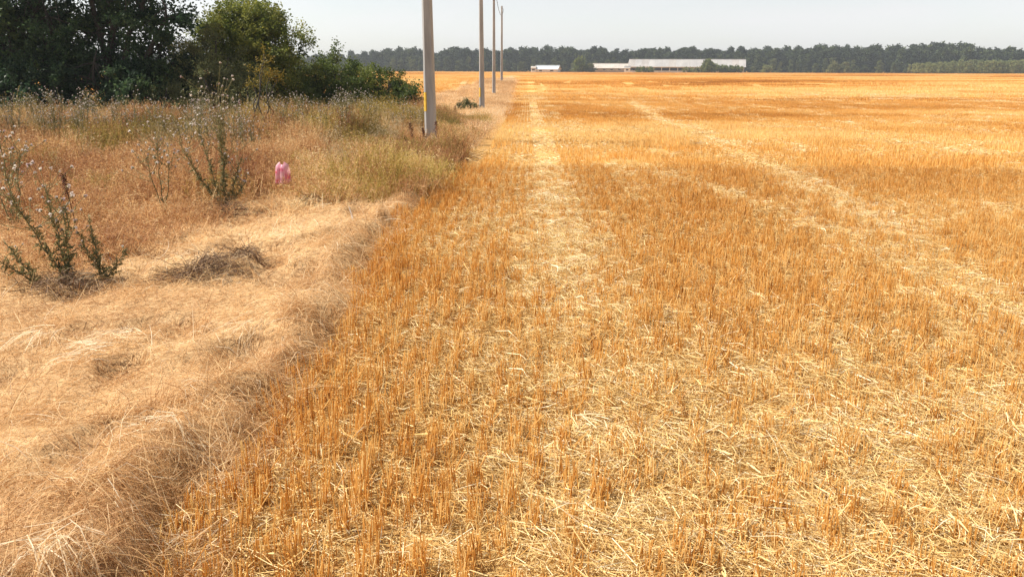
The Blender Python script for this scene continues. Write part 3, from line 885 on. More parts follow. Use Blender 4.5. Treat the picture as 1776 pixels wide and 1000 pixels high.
paint(proot[1], 8.3, .85, 1.35)
for r_ in proot[:2]: del r_['_lean']
for k, lab in enumerate(('black cable slung from the yellow marked pole to the next one', 'sagging black cable between the two middle concrete poles', 'sagging black cable reaching the farthest concrete pole')):
    a, b = ptop[k], ptop[k + 1]
    t = np.linspace(0, 1, 49)
    line = np.array(a)[None] * (1 - t)[:, None] + np.array(b)[None] * t[:, None]
    line[:, 2] -= 4 * 0.95 * t * (1 - t)
    mb = MB()
    for s in range(2):               # two twisted conductors
        ph = t * 60 + s * math.pi
        off = np.stack([np.cos(ph), 0 * ph, np.sin(ph)], -1) * .013
        mb.tubes([line + off], [[.013]], 5)
    tag(mb.obj('overhead_cable', M['cable'], None, True), lab, 'cable', 'cables slung from pole to pole')

# ------------------------------------------------------------------ trees
def make_tree(name, label, cat, lobes, base, leaf, leafmat, per_clump=190, clump_r=.34, density=9.0, leafw=.36, stems=3, seed=1, group=None, trunk_r=.09, shell=.55, tone_mu=.45, min_z=.15):
    """lobes: list of (x, y, z, radius); clumps of leaves on twigs spread through each lobe"""
    g = np.random.default_rng(seed)
    base = np.array(base)
    root = empty(name, tuple(base))
    tag(root, label, cat, group)
    wood, twigs = MB(), MB()
    LP, LD, LT = [], [], []
    lob = np.array([l[:3] for l in lobes]) - base
    order = np.argsort(lob[:, 2])
    # stems from the foot into the lobes
    for k, (c, l) in enumerate(zip(lob, lobes)):
        r = l[3]
        f = np.array([g.normal(0, .12), g.normal(0, .12), -.15])
        t = np.linspace(0, 1, 7)[:, None]
        mid = np.array([c[0] * .35, c[1] * .35, c[2] * .55]) + g.normal(0, .12, 3)
        line = f * (1 - t) ** 2 + 2 * mid * t * (1 - t) + c * t ** 2
        line[1:-1] += g.normal(0, .05, (5, 3))
        top = c + np.array([g.normal(0, .2) * r, g.normal(0, .2) * r, .75 * r])
        line = np.concatenate([line, [top * .5 + c * .5 + g.normal(0, .04, 3), top]])
        rad = np.interp(np.linspace(0, 1, 9), [0, .7, 1], [trunk_r, trunk_r * .5, .012])
        wood.tubes(line[None], rad[None], 7)
        K = max(5, int(density * r * r))
        dirs = unit(g.normal(size=(K, 3)))
        rr = r * (shell + (1.08 - shell) * g.random(K) ** .6) * (0.84 + .24 * g.random(K))
        cc = c + dirs * rr[:, None] * np.array([1, 1, .92])
        ok = cc[:, 2] > min_z
        cc, dirs = cc[ok], dirs[ok]; K = len(cc)
        if not K: continue
        st = line[g.integers(4, 8, K)]
        tt = np.linspace(0, 1, 4)[None, :, None]
        md = (st + cc) / 2 + g.normal(0, .08 * r, (K, 3)) + np.array([0, 0, .06 * r])
        TL = st[:, None] * (1 - tt) ** 2 + 2 * md[:, None] * tt * (1 - tt) + cc[:, None] * tt ** 2
        twigs.tubes(TL, np.array([[.016, .012, .008, .004]]) * (trunk_r / .09), 4)
        # leaves hang along a few shoots in every clump
        S = 7
        sd = unit(g.normal(size=(K, S, 3)) + dirs[:, None] * .8 + np.array([0, 0, .35]))
        nl = per_clump // S
        u = g.random((K, S, nl, 1))
        cr = clump_r * g.uniform(.6, 1.35, (K, 1, 1, 1))
        P = cc[:, None, None] + sd[:, :, None] * u * cr * 1.25 + g.normal(0, .16, (K, S, nl, 3)) * cr
        D = unit(sd[:, :, None] * .6 + g.normal(size=(K, S, nl, 3)) * .8 + np.array([0, 0, -.15]))
        ct = np.clip(g.normal(tone_mu, .16, (K, 1, 1)), 0, 1)
        T = np.broadcast_to(ct, (K, S, nl)) + g.normal(0, .12, (K, S, nl))
        LP.append(P.reshape(-1, 3)); LD.append(D.reshape(-1, 3)); LT.append(T.ravel())
    P = np.concatenate(LP); D = np.concatenate(LD); T = np.clip(np.concatenate(LT), 0, 1)
    s = leaf * g.uniform(.7, 1.3, len(P))
    V, F, T4 = leaves(P, D, s, s * leafw * .6, .3, T, g)
    mb = MB(); mb.add(V, F, T4)
    wood.obj('trunk', M['bark'], root, True)
    tag(twigs.obj('twigs', M['bark'], root), kind='stuff')
    mb.obj('crown', leafmat, root)
    return root

def lobe(px, py, d, rpx):
    p = at(px, py, d)
    return (p.x, p.y + float(rng.normal(0, .25)), p.z, rpx * d / F_PX)

# the big dark trees
make_tree('willow_tree', 'tall dark green tree leaning out of view beside the other dark tree', 'tree',
          [lobe(-60, 20, 24.5, 125), lobe(70, -30, 24.5, 120), lobe(30, 90, 24, 95), lobe(-140, 110, 24, 110), lobe(110, 60, 24.5, 70), lobe(-40, -120, 24.5, 110), lobe(70, 150, 23.2, 62), lobe(-30, 165, 23.4, 60), lobe(20, 190, 22.6, 56), lobe(95, 185, 22.6, 56), lobe(-80, 190, 22.6, 60), lobe(60, 165, 25.5, 60), lobe(0, 140, 25.5, 60), lobe(130, 150, 25.5, 60)],
          foot(20, 24.5), .10, M['leaf_dark'], 220, .40, 17, .52, seed=21, trunk_r=.13)
make_tree('willow_tree', 'dark green tree with sky gaps between its limbs next to the rounded tree', 'tree',
          [lobe(185, -60, 24, 95), lobe(255, -20, 24, 70), lobe(300, 35, 24, 46), lobe(190, 60, 24, 62), lobe(265, 95, 23.8, 56), lobe(160, 140, 23.2, 66), lobe(235, 160, 23.2, 50), lobe(305, 120, 24, 40), lobe(120, -120, 24, 90), lobe(165, 188, 22.6, 56), lobe(235, 188, 22.6, 54), lobe(290, 165, 23.4, 50), lobe(215, 150, 25.5, 60), lobe(290, 190, 24.5, 50)],
          foot(205, 24), .095, M['leaf_dark'], 210, .36, 19, .5, seed=22, trunk_r=.11)
# the rounded tree and the shrubs round its foot
make_tree('rounded_tree', 'rounded mid green tree with sunlit yellow green top', 'tree', 
          [lobe(435, 66, 27, 58), lobe(468, 92, 27, 60), lobe(392, 95, 26.6, 56), lobe(440, 45, 27, 40), lobe(500, 165, 27, 46), lobe(350, 150, 27, 50), lobe(490, 135, 27, 48), lobe(440, 125, 26.4, 58), lobe(465, 165, 26.6, 50), lobe(380, 60, 27, 30), lobe(450, 40, 27, 30)],
          foot(450, 27), .075, M['leaf_mid'], 210, .34, 42, .52, seed=23, trunk_r=.10, tone_mu=.68)
make_tree('grey_green_shrub', 'loose grey green shrub in front of the rounded tree', 'shrub',
          [lobe(350, 115, 23.8, 44), lobe(400, 135, 23.5, 44), lobe(335, 155, 22.8, 44), lobe(378, 170, 22.6, 46), lobe(430, 168, 22.8, 38), lobe(290, 178, 22.6, 34), lobe(370, 85, 24, 34)],
          foot(365, 23), .07, M['leaf_grey'], 190, .30, 34, .30, seed=24, trunk_r=.05)
make_tree('young_sapling', 'small sapling with yellowing leaves among the weeds', 'sapling',
          [lobe(452, 104, 18, 12), lobe(440, 130, 18, 15), lobe(462, 134, 18, 14), lobe(434, 150, 18, 10), lobe(476, 140, 18, 9)],
          foot(450, 18), .06, M['leaf_yellow'], 40, .16, 60, .30, seed=25, trunk_r=.018, shell=.2)
make_tree('leafy_shrub', 'dark green shrub with a tall leafy shoot behind the verge weeds', 'shrub',
          [lobe(555, 155, 29, 44), lobe(592, 150, 29, 46), lobe(578, 106, 29, 19), lobe(588, 128, 29, 20), lobe(545, 175, 28.6, 34), lobe(610, 172, 28.6, 36), lobe(520, 182, 27.6, 36), lobe(575, 185, 28, 34), lobe(600, 190, 28, 28)],
          foot(578, 29), .07, M['leaf_mid'], 200, .28, 38, .5, seed=26, trunk_r=.05, tone_mu=.3)
make_tree('leafy_shrub', 'shrub with a bright yellow green top near the concrete poles', 'shrub',
          [lobe(628, 136, 30, 22), lobe(625, 156, 30, 36), lobe(652, 158, 30, 36), lobe(640, 176, 29.6, 30), lobe(622, 188, 29, 24)],
          foot(636, 30), .07, M['leaf_mid'], 200, .27, 40, .5, seed=27, trunk_r=.045, tone_mu=.52)
make_tree('leafy_shrub', 'low dark shrub tailing off towards the concrete poles', 'shrub',
          [lobe(672, 162, 29.4, 36), lobe(700, 172, 29.2, 28), lobe(688, 180, 29, 26), lobe(715, 180, 29.2, 14), lobe(665, 186, 28.8, 24)],
          foot(690, 29.3), .065, M['leaf_mid'], 200, .26, 44, .5, seed=28, trunk_r=.04, tone_mu=.25)
make_tree('green_weed_clump', 'dark green weed clump growing beside a pole near the track', 'weed',
          [lobe(806, 182, 44, 8), lobe(815, 184, 44, 9), lobe(797, 187, 44, 6), lobe(824, 189, 44, 6)],
          foot(811, 44), .10, M['leaf_grey'], 90, .17, 90, .25, seed=29, trunk_r=.02, tone_mu=.25, min_z=.05)

# ------------------------------------------------------------------ thistles and docks
def thistle(name, label, base, stems, seed, group=None, leaf_n=26, head_n=16, leafy=1.0, head_r=.016, spread=.5, leafmat='thistle_leaf'):
    """stems: list of (azimuth, lean from vertical, length)"""
    g = np.random.default_rng(seed)
    root = empty(name, base)
    tag(root, label, 'thistle', group)
    st, br, lf, hd = MB(), MB(), MB(), MB()
    for az, ln, L in stems:
        t = np.linspace(0, 1, 8)
        el = math.pi / 2 - ln + .35 * ln * t
        stp = L / 7
        C = np.cumsum(np.stack([np.cos(el) * math.cos(az) * stp, np.cos(el) * math.sin(az) * stp, np.sin(el) * stp], -1), 0)
        C = np.concatenate([[[0, 0, -.04]], C]) + g.normal(0, .008, (9, 3))
        st.tubes(C[None], np.linspace(.0065, .0028, 9)[None] * (1 if L > .4 else .7), 5, .4)
        # spiny leaves, larger low down
        n = int(leaf_n * L * leafy * 2.8)
        u = g.random(n) ** .9 * .92
        k = np.clip((u * 8).astype(int), 0, 7); f = (u * 8 - k)[:, None]
        P = C[k] * (1 - f) + C[k + 1] * f
        D = unit(g.normal(size=(n, 3)) + np.array([0, 0, .35]))
        ll = (.095 - .06 * u) * g.uniform(.6, 1.2, n)
        V, F, T = leaves(P, D, ll, ll * .13, .5, np.clip(g.normal(.45, .2, n), 0, 1), g); lf.add(V, F, T)
        # lobes of each leaf
        P2 = np.repeat(P, 4, 0) + np.repeat(D * ll[:, None], 4, 0) * np.tile([.25, .45, .62, .8], n)[:, None]
        D2 = unit(np.repeat(D, 4, 0) * .6 + g.normal(size=(n * 4, 3)))
        l2 = np.repeat(ll, 4) * .34
        V, F, T = leaves(P2, D2, l2, l2 * .2, .3, np.clip(g.normal(.5, .2, n * 4), 0, 1), g); lf.add(V, F, T)
        # side branches with heads
        m = max(2, int(head_n * min(1, L)))
        u = g.uniform(.5, 1, m); k = np.clip((u * 8).astype(int), 0, 7); f = (u * 8 - k)[:, None]
        P = C[k] * (1 - f) + C[k + 1] * f
        D = unit(np.stack([g.normal(size=m), g.normal(size=m), g.uniform(.5, 1.5, m)], -1))
        bl = g.uniform(.1, .30, m) * L * spread * 2
        E_ = P + D * bl[:, None] + np.array([0, 0, .05]) * L
        mid = (P + E_) / 2 + np.array([0, 0, -.02])
        br.tubes(np.stack([P, mid, E_], 1), np.array([[.0028, .0024, .0018]]), 4, .6)
        hl = leaf_n // 3
        PL = np.repeat(mid, 3, 0) + g.normal(0, .02, (m * 3, 3))
        V, F, T = leaves(PL, unit(g.normal(size=(m * 3, 3))), .045, .006, .3, np.clip(g.normal(.6, .2, m * 3), 0, 1), g); lf.add(V, F, T)
        # fluffy heads: a cup and a burst of pappus
        for e, dd in zip(E_, D):
            r = head_r * g.uniform(.5, 1.0)
            q = 16
            DD = unit(g.normal(size=(q, 3)) * .9 + dd * .9)
            V, F, T = leaves(np.repeat(e[None], q, 0), DD, r * g.uniform(.9, 1.4, q), r * .42, .2, np.clip(g.normal(.6, .3), 0, 1), g)
            hd.add(V, F, T)
            st.tubes(np.array([[e - dd * r * 1.1, e - dd * r * .4, e]]), np.array([[r * .25, r * .55, r * .4]]), 6, .6)
    st.obj('stem', M['thistle_stem'], root, True)
    tag(br.obj('side_branches', M['thistle_stem'], root), kind='stuff')
    tag(lf.obj('leaves', M[leafmat], root), kind='stuff')
    tag(hd.obj('seed_heads', M['flower'], root), kind='stuff')
    return root
PI = math.pi
def gp(px, d): return tuple(foot(px, d))
thistle('thistle_plant', 'leafy green thistle sprawling low over the mat with few heads', gp(72, 6.2), [(PI * .98, 1.12, .62), (PI * .86, 1.0, .45)], 31, leaf_n=60, head_n=5)
thistle('thistle_plant', 'tall leafy thistle leaning away with many white heads above the mat', gp(122, 6.3), [(PI * .9, .72, .85), (PI * .60, .34, .56), (PI * .74, .50, .74)], 32, leaf_n=62, head_n=24, spread=.75, head_r=.020)
thistle('thistle_plant', 'upright bushy young thistle beside the leaning one on the mat', gp(180, 6.4), [(PI * .78, .30, .50), (PI * .95, .5, .40), (PI * .05, .8, .30)], 33, leaf_n=66, head_n=7)
thistle('thistle_plant', 'wide fan shaped thistle at the edge of the flattened grass', gp(392, 9.8), [(PI * .95, .72, .85), (PI * .8, .5, 1.0), (PI * .5, .14, 1.12), (PI * .55, .06, 1.2), (PI * .15, .42, .62), (PI * .05, .75, .42)], 34, leaf_n=56, head_n=20, spread=.7, head_r=.018)
thistle('thistle_plant', 'slender thistle with scattered white heads behind the leaning one', gp(30, 8.4), [(PI * .7, .2, .92), (PI * .3, .2, .8), (PI * .9, .4, .8)], 35, leaf_n=16, head_n=24, spread=.8, head_r=.021)
thistle('thistle_plant', 'thin thistle with flat white heads between the bushy and fan shaped ones', gp(285, 9.3), [(PI * .9, .3, .66), (PI * .3, .28, .6), (PI * .6, .1, .8)], 36, leaf_n=6, head_n=22, spread=.85, head_r=.021)
# the line of seeding thistles in front of the trees: three kinds, copied
protos = [thistle('thistle_plant', 'seeding thistle with pale heads in the row before the shrubs', (0, 0, 0),
                  [(random.uniform(0, 6.28), random.uniform(.02, .3), random.uniform(.8, 1.15)) for _ in range(5)], 40 + s, 'seeding thistles before the trees and shrubs', 12, 12, .9, .018, .45) for s in range(4)]
def copy_tree(o, loc, rz, s):
    c = o.copy(); COL.objects.link(c)
    c.location = loc; c.rotation_euler = (0, 0, rz); c.scale = (s, s, s)
    for ch_ in o.children:
        k = ch_.copy(); COL.objects.link(k); k.parent = c
    return c
spots = []
for px in range(8, 730, 12):
    d = random.uniform(16.5, 21.5)
    if px > 480: d = random.uniform(18.5, 24.5)
    spots.append((px + random.uniform(-6, 6), d))
spots += [(330, 13.5), (395, 13), (410, 14.2), (372, 15), (425, 15.5), (352, 16), (440, 14.5), (150, 15), (560, 17), (600, 18), (510, 17.5)]
used = set()
for i, (px, d) in enumerate(spots):
    p = foot(px, d)
    k = i % 4
    lab = 'seeding thistle with pale heads standing before ' + ('the tall leaning dark tree' if px < 110 else 'the dark tree with sky gaps' if px < 275 else 'the grey green shrub' if px < 425 else 'the rounded tree' if px < 530 else 'the shrub with the tall shoot' if px < 610 else 'the low dark shrub by the poles')
    s = random.uniform(.62, 1.05) * (1.0 if d < 19 else .95)
    if k not in used:
        used.add(k); protos[k].location = p; protos[k].scale = (s, s, s); protos[k].rotation_euler.z = random.uniform(0, 6.28); protos[k]['label'] = lab
    else:
        copy_tree(protos[k], p, random.uniform(0, 6.28), s)['label'] = lab

def dock(label, base, h, lean, az, seed, group='brown dock stalks in the dry grass'):
    g = np.random.default_rng(seed)
    root = empty('dock_stalk', base); tag(root, label, 'weed', group)
    t = np.linspace(0, 1, 6)
    C = np.stack([math.cos(az) * lean * t * h, math.sin(az) * lean * t * h, t * h - .03], -1)
    mb = MB(); mb.tubes(C[None], np.linspace(.006, .003, 6)[None], 5, .4); mb.obj('stem', M['dock'], root, True)
    mb = MB(); n = 520
    u = .55 + .47 * g.random(n)
    P = np.stack([np.interp(u, t, C[:, j]) for j in range(3)], -1) + g.normal(0, 1, (n, 3)) * np.array([.017, .017, .012]) * (1.25 - u)[:, None] * 3
    V, F, T = leaves(P, unit(g.normal(size=(n, 3))), .016, .006, .2, g.random(n), g); mb.add(V, F, T)
    tag(mb.obj('seed_spike', M['dock'], root), kind='stuff')
for i, (px, d, h, ln, az, lab) in enumerate((
        (722, 18.2, .62, .22, 2.9, 'dark brown dock stalk leaning away from the nearest concrete pole'),
        (756, 19.6, .58, .03, 0.5, 'dark brown dock stalk standing against the nearest pole foot'),
        (741, 19.0, .50, .2, 2.9, 'short brown dock stalk just before the nearest concrete pole'),
        (712, 17.4, .40, .3, 2.8, 'low branching brown dock stalk in the dry grass near the pole'),
        (134, 8.6, .62, .18, 2.7, 'solitary dark brown dock stalk between the mat thistles'),
        (789, 36.5, .62, .05, 1.0, 'brown dock stalk between the two nearest concrete poles'))):
    dock(lab, gp(px, d), h, ln, az, 60 + i)
# a dark broken clod of dead weed by the stubble edge
g = np.random.default_rng(77)
b_ = gp(804, 16.2); root = empty('dead_weed_clump', b_); tag(root, 'dark brown dead weed clump at the edge of the worn strip', 'weed')
mb = MB(); n = 90
Cc = blade_lines(g, n, np.concatenate([g.normal(0, .05, (n, 2)), np.zeros((n, 1))], 1), g.uniform(0, 6.28, n), g.uniform(.06, .2, n), g.uniform(.2, 1.4, n), g.uniform(0, 1.2, n), 4)
V, F, T = ribbons(Cc, unit(g.normal(size=(n, 3))) * .006, [1, 1, .8, .4], .4); mb.add(V, F, T)
tag(mb.obj('dead_leaves', M['dock'], root), kind='stuff')

# tangles of dead brown stems lying on the flattened grass
M['brush'] = plant_mat('dead_brown_stems', [(0.0, (.06, .035, .022)), (0.5, (.17, .10, .06)), (1.0, (.36, .24, .15))], .1, .8)
for i, (px, d, r_, n, lab) in enumerate(((345, 6.5, .30, 900, 'dark brown tangle of dead stems on the mat beside the young thistle'),
                                         (430, 7.0, .16, 300, 'small brown tangle of dead stems in the middle of the mat'),
                                         (548, 10.2, .22, 450, 'brown tangle of dead stems at the foot of the standing grass'),
                                         (120, 6.15, .26, 500, 'brown dead stems heaped round the leaning thistle foot'),
                                         (400, 9.5, .24, 450, 'brown dead stems heaped under the fan shaped thistle'))):
    g = np.random.default_rng(330 + i); b_ = gp(px, d)
    root = empty('dead_stem_tangle', b_); tag(root, lab, 'brush')
    bx = g.normal(0, r_ * .5, n) * 1.35; by = g.normal(0, r_ * .5, n)
    hgt = .14 * np.exp(-((bx / r_) ** 2 + (by / r_) ** 2))
    C = blade_lines(g, n, np.stack([bx, by, hgt * g.random(n)], -1), g.uniform(0, 6.28, n), g.uniform(.05, .24, n), g.uniform(-.1, .9, n), g.uniform(0, 1.3, n), 4, .9)
    C[:, :, 2] = np.maximum(C[:, :, 2], .0) + ground_z(C[:, :, 0] + b_[0], C[:, :, 1] + b_[1]) - b_[2]
    mb = MB(); mb.tubes(C, g.uniform(.0008, .0024, (n, 1)), 3, g.random(n))
    tag(mb.obj('dead_stems', M['brush'], root), kind='stuff')

# ------------------------------------------------------------------ the pink bag on its stick
bag_m, bn, bl = new_mat('thin_pink_plastic')
o_ = bn.new('ShaderNodeOutputMaterial'); p_ = bn.new('ShaderNodeBsdfPrincipled'); t_ = bn.new('ShaderNodeBsdfTranslucent'); x_ = bn.new('ShaderNodeMixShader')
tc = bn.new('ShaderNodeTexCoord'); nz = bn.new('ShaderNodeTexNoise'); nz.inputs['Scale'].default_value = 9; nz.inputs['Detail'].default_value = 3
bl.new(tc.outputs['Object'], nz.inputs['Vector'])
rr = ramp_node(bn, [(0.35, (.86, .62, .66)), (0.58, (.85, .40, .52)), (0.66, (.80, .07, .17))]); bl.new(nz.outputs[0], rr.inputs[0])
bl.new(rr.outputs[0], p_.inputs['Base Color']); bl.new(rr.outputs[0], t_.inputs['Color']); p_.inputs['Roughness'].default_value = .3
x_.inputs[0].default_value = .4
bl.new(p_.outputs[0], x_.inputs[1]); bl.new(t_.outputs[0], x_.inputs[2]); bl.new(x_.outputs[0], o_.inputs['Surface'])
stake_m = solid_mat('weathered_wood', (.12, .07, .035), (.24, .15, .08), 20, .9)
b_ = gp(493, 11.2)
root = empty('marker_stake', b_); tag(root, 'thin wooden stake holding up the pink plastic bag', 'stake')
mb = MB(); mb.tubes([[(0, 0, -.05), (.004, 0, .25), (0, .003, .43)]], [[.010, .009, .008]], 6); mb.obj('stick', stake_m, root, True)
seg, rings = 36, 14
V = []
gb = np.random.default_rng(5)
for k in range(rings):
    u = k / (rings - 1)
    zz = .45 - .25 * u
    rad = .074 * min(1, (u * 5 + .12) ** .5) * (1 + .12 * u)
    for j in range(seg):
        a = j * 2 * PI / seg
        fold = 1 + (.22 * math.sin(5 * a + 1.3 + u * 1.5) + .09 * math.sin(11 * a + u * 4) + gb.normal(0, .03)) * (.3 + u)
        V.append((rad * fold * math.cos(a) * 1.12, rad * fold * math.sin(a) * .6, zz + .045 * abs(math.cos(a)) ** 6 * (1 - u) + .022 * math.sin(3 * a + 2) * u + gb.normal(0, .003)))
F = [(k * seg + j, (k + 1) * seg + j, (k + 1) * seg + (j + 1) % seg, k * seg + (j + 1) % seg) for k in range(rings - 1) for j in range(seg)]
mb = MB(); mb.add(V, F)
bag = mb.obj('plastic_bag', bag_m, None, True); bag.location = b_
tag(bag, 'crumpled pink and white plastic bag hung on a thin stake', 'bag')
# a pale stiff strip sticking out of the mat
b_ = gp(612, 8.6)
mb = MB(); V, F, T = ribbons(np.array([[(0, 0, -.02), (-.015, .02, .05), (-.035, .03, .11), (-.045, .03, .15)]]), np.array([[.008, .0, .0]]), [1, 1, .9, .3], 1.0)
mb.add(V, F, 1.0); V2 = V + np.array([0, .0015, 0]); mb.add(V2, F[:, ::-1], 1.0)
s_ = mb.obj('dry_leaf', M['flower'], None); s_.location = b_
tag(s_, 'bleached white leaf strip sticking up from the flattened grass edge', 'leaf')

# ------------------------------------------------------------------ farm buildings
M['white_roof'] = solid_mat('white_sheet_roof', (.31, .30, .295), (.42, .405, .39), .35, .5, (1, .2, 1))
M['blue_roof'] = solid_mat('pale_blue_sheet_roof', (.50, .56, .60), (.66, .70, .73), .5, .45, (1, .2, 1))
M['white_wall'] = solid_mat('limewashed_wall', (.55, .52, .47), (.76, .73, .68), .8, .9)
M['grey_roof'] = solid_mat('dusty_sheet_roof', (.27, .25, .235), (.42, .39, .365), .4, .6, (1, .2, 1))
M['grey_wall'] = solid_mat('grey_block_wall', (.22, .20, .18), (.36, .33, .29), .7, .9)
M['dark_open'] = solid_mat('painted_dim_inside', (.06, .05, .045), (.11, .095, .08), 1, .9)  # unlit inside of openings, its shade put into the colour
M['rust_roof'] = solid_mat('weathered_asbestos_roof', (.40, .36, .32), (.56, .51, .46), .5, .9, (1, .3, 1))

def gable_building(name, label, base, rz, L, W, wall_h, ridge_h, over, wallm, roofm, bays=0, windows=0, sheets=0, group=None, chimney=False, vents=0):
    root = empty(name, base, rz); tag(root, label, 'building', group)
    hl, hw = L / 2, W / 2
    mb = MB()
    if bays:   # open front: back wall, end walls, low front wall, columns
        mb.box(-hl, hl, hw - .25, hw, -.5, wall_h)
        mb.box(-hl, hl, -hw + .1, -hw + .3, -.5, wall_h * .30)
        mb.box(-hl, hl, -hw + .1, -hw + .3, wall_h * .80, wall_h - .003)
    else:
        mb.box(-hl, hl, -hw, hw, -.5, wall_h)
    mb.obj('wall', wallm, root)
    for s in (-1, 1):  # gables
        mb = MB(); x0, x1 = (s * hl - s * .25, s * hl)
        z0 = -.5 if bays else wall_h + .002
        prof = [(-hw + .002, z0), (hw - .002, z0), (hw - .002, wall_h), (0, ridge_h - .03), (-hw + .002, wall_h)] if bays else [(-hw + .002, z0), (hw - .002, z0), (0, ridge_h - .03)]
        k = len(prof)
        V = [(x0, p, z) for p, z in prof] + [(x1, p, z) for p, z in prof]
        mb.add(V, [tuple(range(k))]); mb.add(V, [tuple(range(2 * k - 1, k - 1, -1))])
        mb.add(V, [(j, k + j, k + (j + 1) % k, (j + 1) % k) for j in range(k)])
        mb.obj('gable', wallm, root)
    if bays:
        for k in range(bays + 1):
            mb = MB(); xx = -hl + .2 + (L - .4) * k / bays
            mb.box(xx - .15, xx + .15, -hw + .02, -hw + .36, -.5, wall_h - .01); mb.obj('column', M['white_wall'], root)
        mb = MB(); mb.box(-hl + .3, hl - .3, .2, .4, 0, wall_h * .95); mb.obj('dark_bay_backing', M['dark_open'], root)  # dark sheet behind the open bays, coloured as the shade inside
    # roof: sheets side by side on both slopes
    sh = max(1, sheets)
    for s in (-1, 1):
        for k in range(sh):
            xa = -hl - over + (L + 2 * over) * k / sh; xb = -hl - over + (L + 2 * over) * (k + 1) / sh - (.03 if sh > 1 else 0)
            ye = s * (hw + over); slope_ = (ridge_h - wall_h) / hw
            ze = ridge_h - slope_ * (hw + over) + .05; dz = random.uniform(0, .03)
            P = [(xa, ye, ze + dz), (xb, ye, ze + dz), (xb, s * .0, ridge_h + .05 + dz), (xa, s * .0, ridge_h + .05 + dz)]
            V = P + [(x, y, z + .08) for x, y, z in P]
            mb = MB(); mb.add(V, [(0, 1, 2, 3), (7, 6, 5, 4), (0, 4, 5, 1), (1, 5, 6, 2), (2, 6, 7, 3), (3, 7, 4, 0)])
            mb.obj('roof_sheet', random.choice(roofm) if isinstance(roofm, list) else roofm, root)
    mb = MB(); mb.box(-hl - over, hl + over, -.35, .35, ridge_h + .17, ridge_h + .26); mb.obj('ridge_cap', roofm[0] if isinstance(roofm, list) else roofm, root)
    for k in range(windows):
        xx = -hl + L * (k + .5) / windows
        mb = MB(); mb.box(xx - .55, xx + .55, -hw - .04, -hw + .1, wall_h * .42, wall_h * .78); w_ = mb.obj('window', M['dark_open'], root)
        mb = MB(); mb.box(xx - .65, xx + .65, -hw - .12, -hw - .045, wall_h * .36, wall_h * .415); mb.obj('sill', M['white_wall'], w_)
    return root
def on_px(px, d):
    p = at(px, 122, d); return (p.x, d, float(ground_z(np.array([p.x]), np.array([d]))[0]))
gable_building('livestock_barn', 'long livestock barn with a white sheet roof before the forest', on_px(1190, 385), R(-12), 51, 13, 2.7, 5.8, .7, M['white_wall'], [M['white_roof'], M['white_roof'], M['grey_roof']], bays=14, sheets=17)
gable_building('farm_outbuilding', 'low weathered outbuilding with a greyish roof next to the long barn', on_px(1068, 392), R(-8), 21, 8, 1.9, 3.9, .4, M['grey_wall'], M['rust_roof'], windows=6, sheets=7)
gable_building('field_shed', 'small field shed with a pale blue sheet roof near the far pole', on_px(950, 300), R(-14), 8.2, 5.4, 1.15, 2.35, .35, M['white_wall'], M['blue_roof'], sheets=4, windows=2)
gable_building('white_hut', 'small square white hut between the outbuilding and the long barn', on_px(1088, 372), R(-10), 2.6, 2.6, 1.9, 2.5, .15, M['white_wall'], M['white_roof'], windows=1)
gable_building('white_hut', 'little white annex standing beside the blue roofed field shed', on_px(926, 299), R(-14), 1.7, 1.8, 1.6, 1.95, .1, M['white_wall'], M['white_wall'], windows=1)

# single trees and bushes by the buildings
def far_tree(px, d, wpx, hpx, label, mat, seed, name='round_tree', cat='tree'):
    f = foot(px, d); w = wpx * d / F_PX / 2; h = hpx * d / F_PX
    n = max(1, round(wpx / max(hpx, 1)))
    L = []
    if n >= 2:
        for k in range(n): L.append((f.x - w + (k + .5) * 2 * w / n, d + random.uniform(-1, 1), f.z + h * .45 * random.uniform(.8, 1.1), h * .5))
    else:
        L = [(f.x, d, f.z + h * .60, min(w, h * .42)), (f.x - w * .4, d - .3, f.z + h * .38, w * .62), (f.x + w * .45, d, f.z + h * .40, w * .6), (f.x + .1 * w, d, f.z + h * .75, w * .5)]
    make_tree(name, label, cat, L, f, .42, mat, 60, .75, 9, .8, seed=seed, trunk_r=.16, min_z=.3)
far_tree(1228, 366, 23, 19, 'round dark tree standing before the middle of the white roofed barn', M['leaf_mid'], 81)
far_tree(1006, 372, 21, 22, 'round dark tree at the end of the low weathered outbuilding', M['leaf_mid'], 82)
far_tree(1024, 374, 15, 11, 'small brownish bush between the round tree and the outbuilding wall', M['leaf_grey'], 83, 'bush', 'bush')
far_tree(1262, 372, 46, 12, 'low green hedge under the end of the white roofed barn', M['leaf_mid'], 84, 'hedge', 'hedge')
far_tree(1200, 368, 30, 8, 'low bright green bushes below the open bays of the barn', M['leaf_pale'], 85, 'bush', 'bush')
far_tree(1118, 372, 26, 9, 'dark low bush beside the white hut and the barn', M['leaf_mid'], 86, 'bush', 'bush')
far_tree(1456, 400, 34, 17, 'pale brownish tree standing out before the dark forest edge', M['leaf_grey'], 87)
far_tree(1330, 402, 14, 10, 'small pale bush at the foot of the dark forest', M['leaf_pale'], 88, 'bush', 'bush')

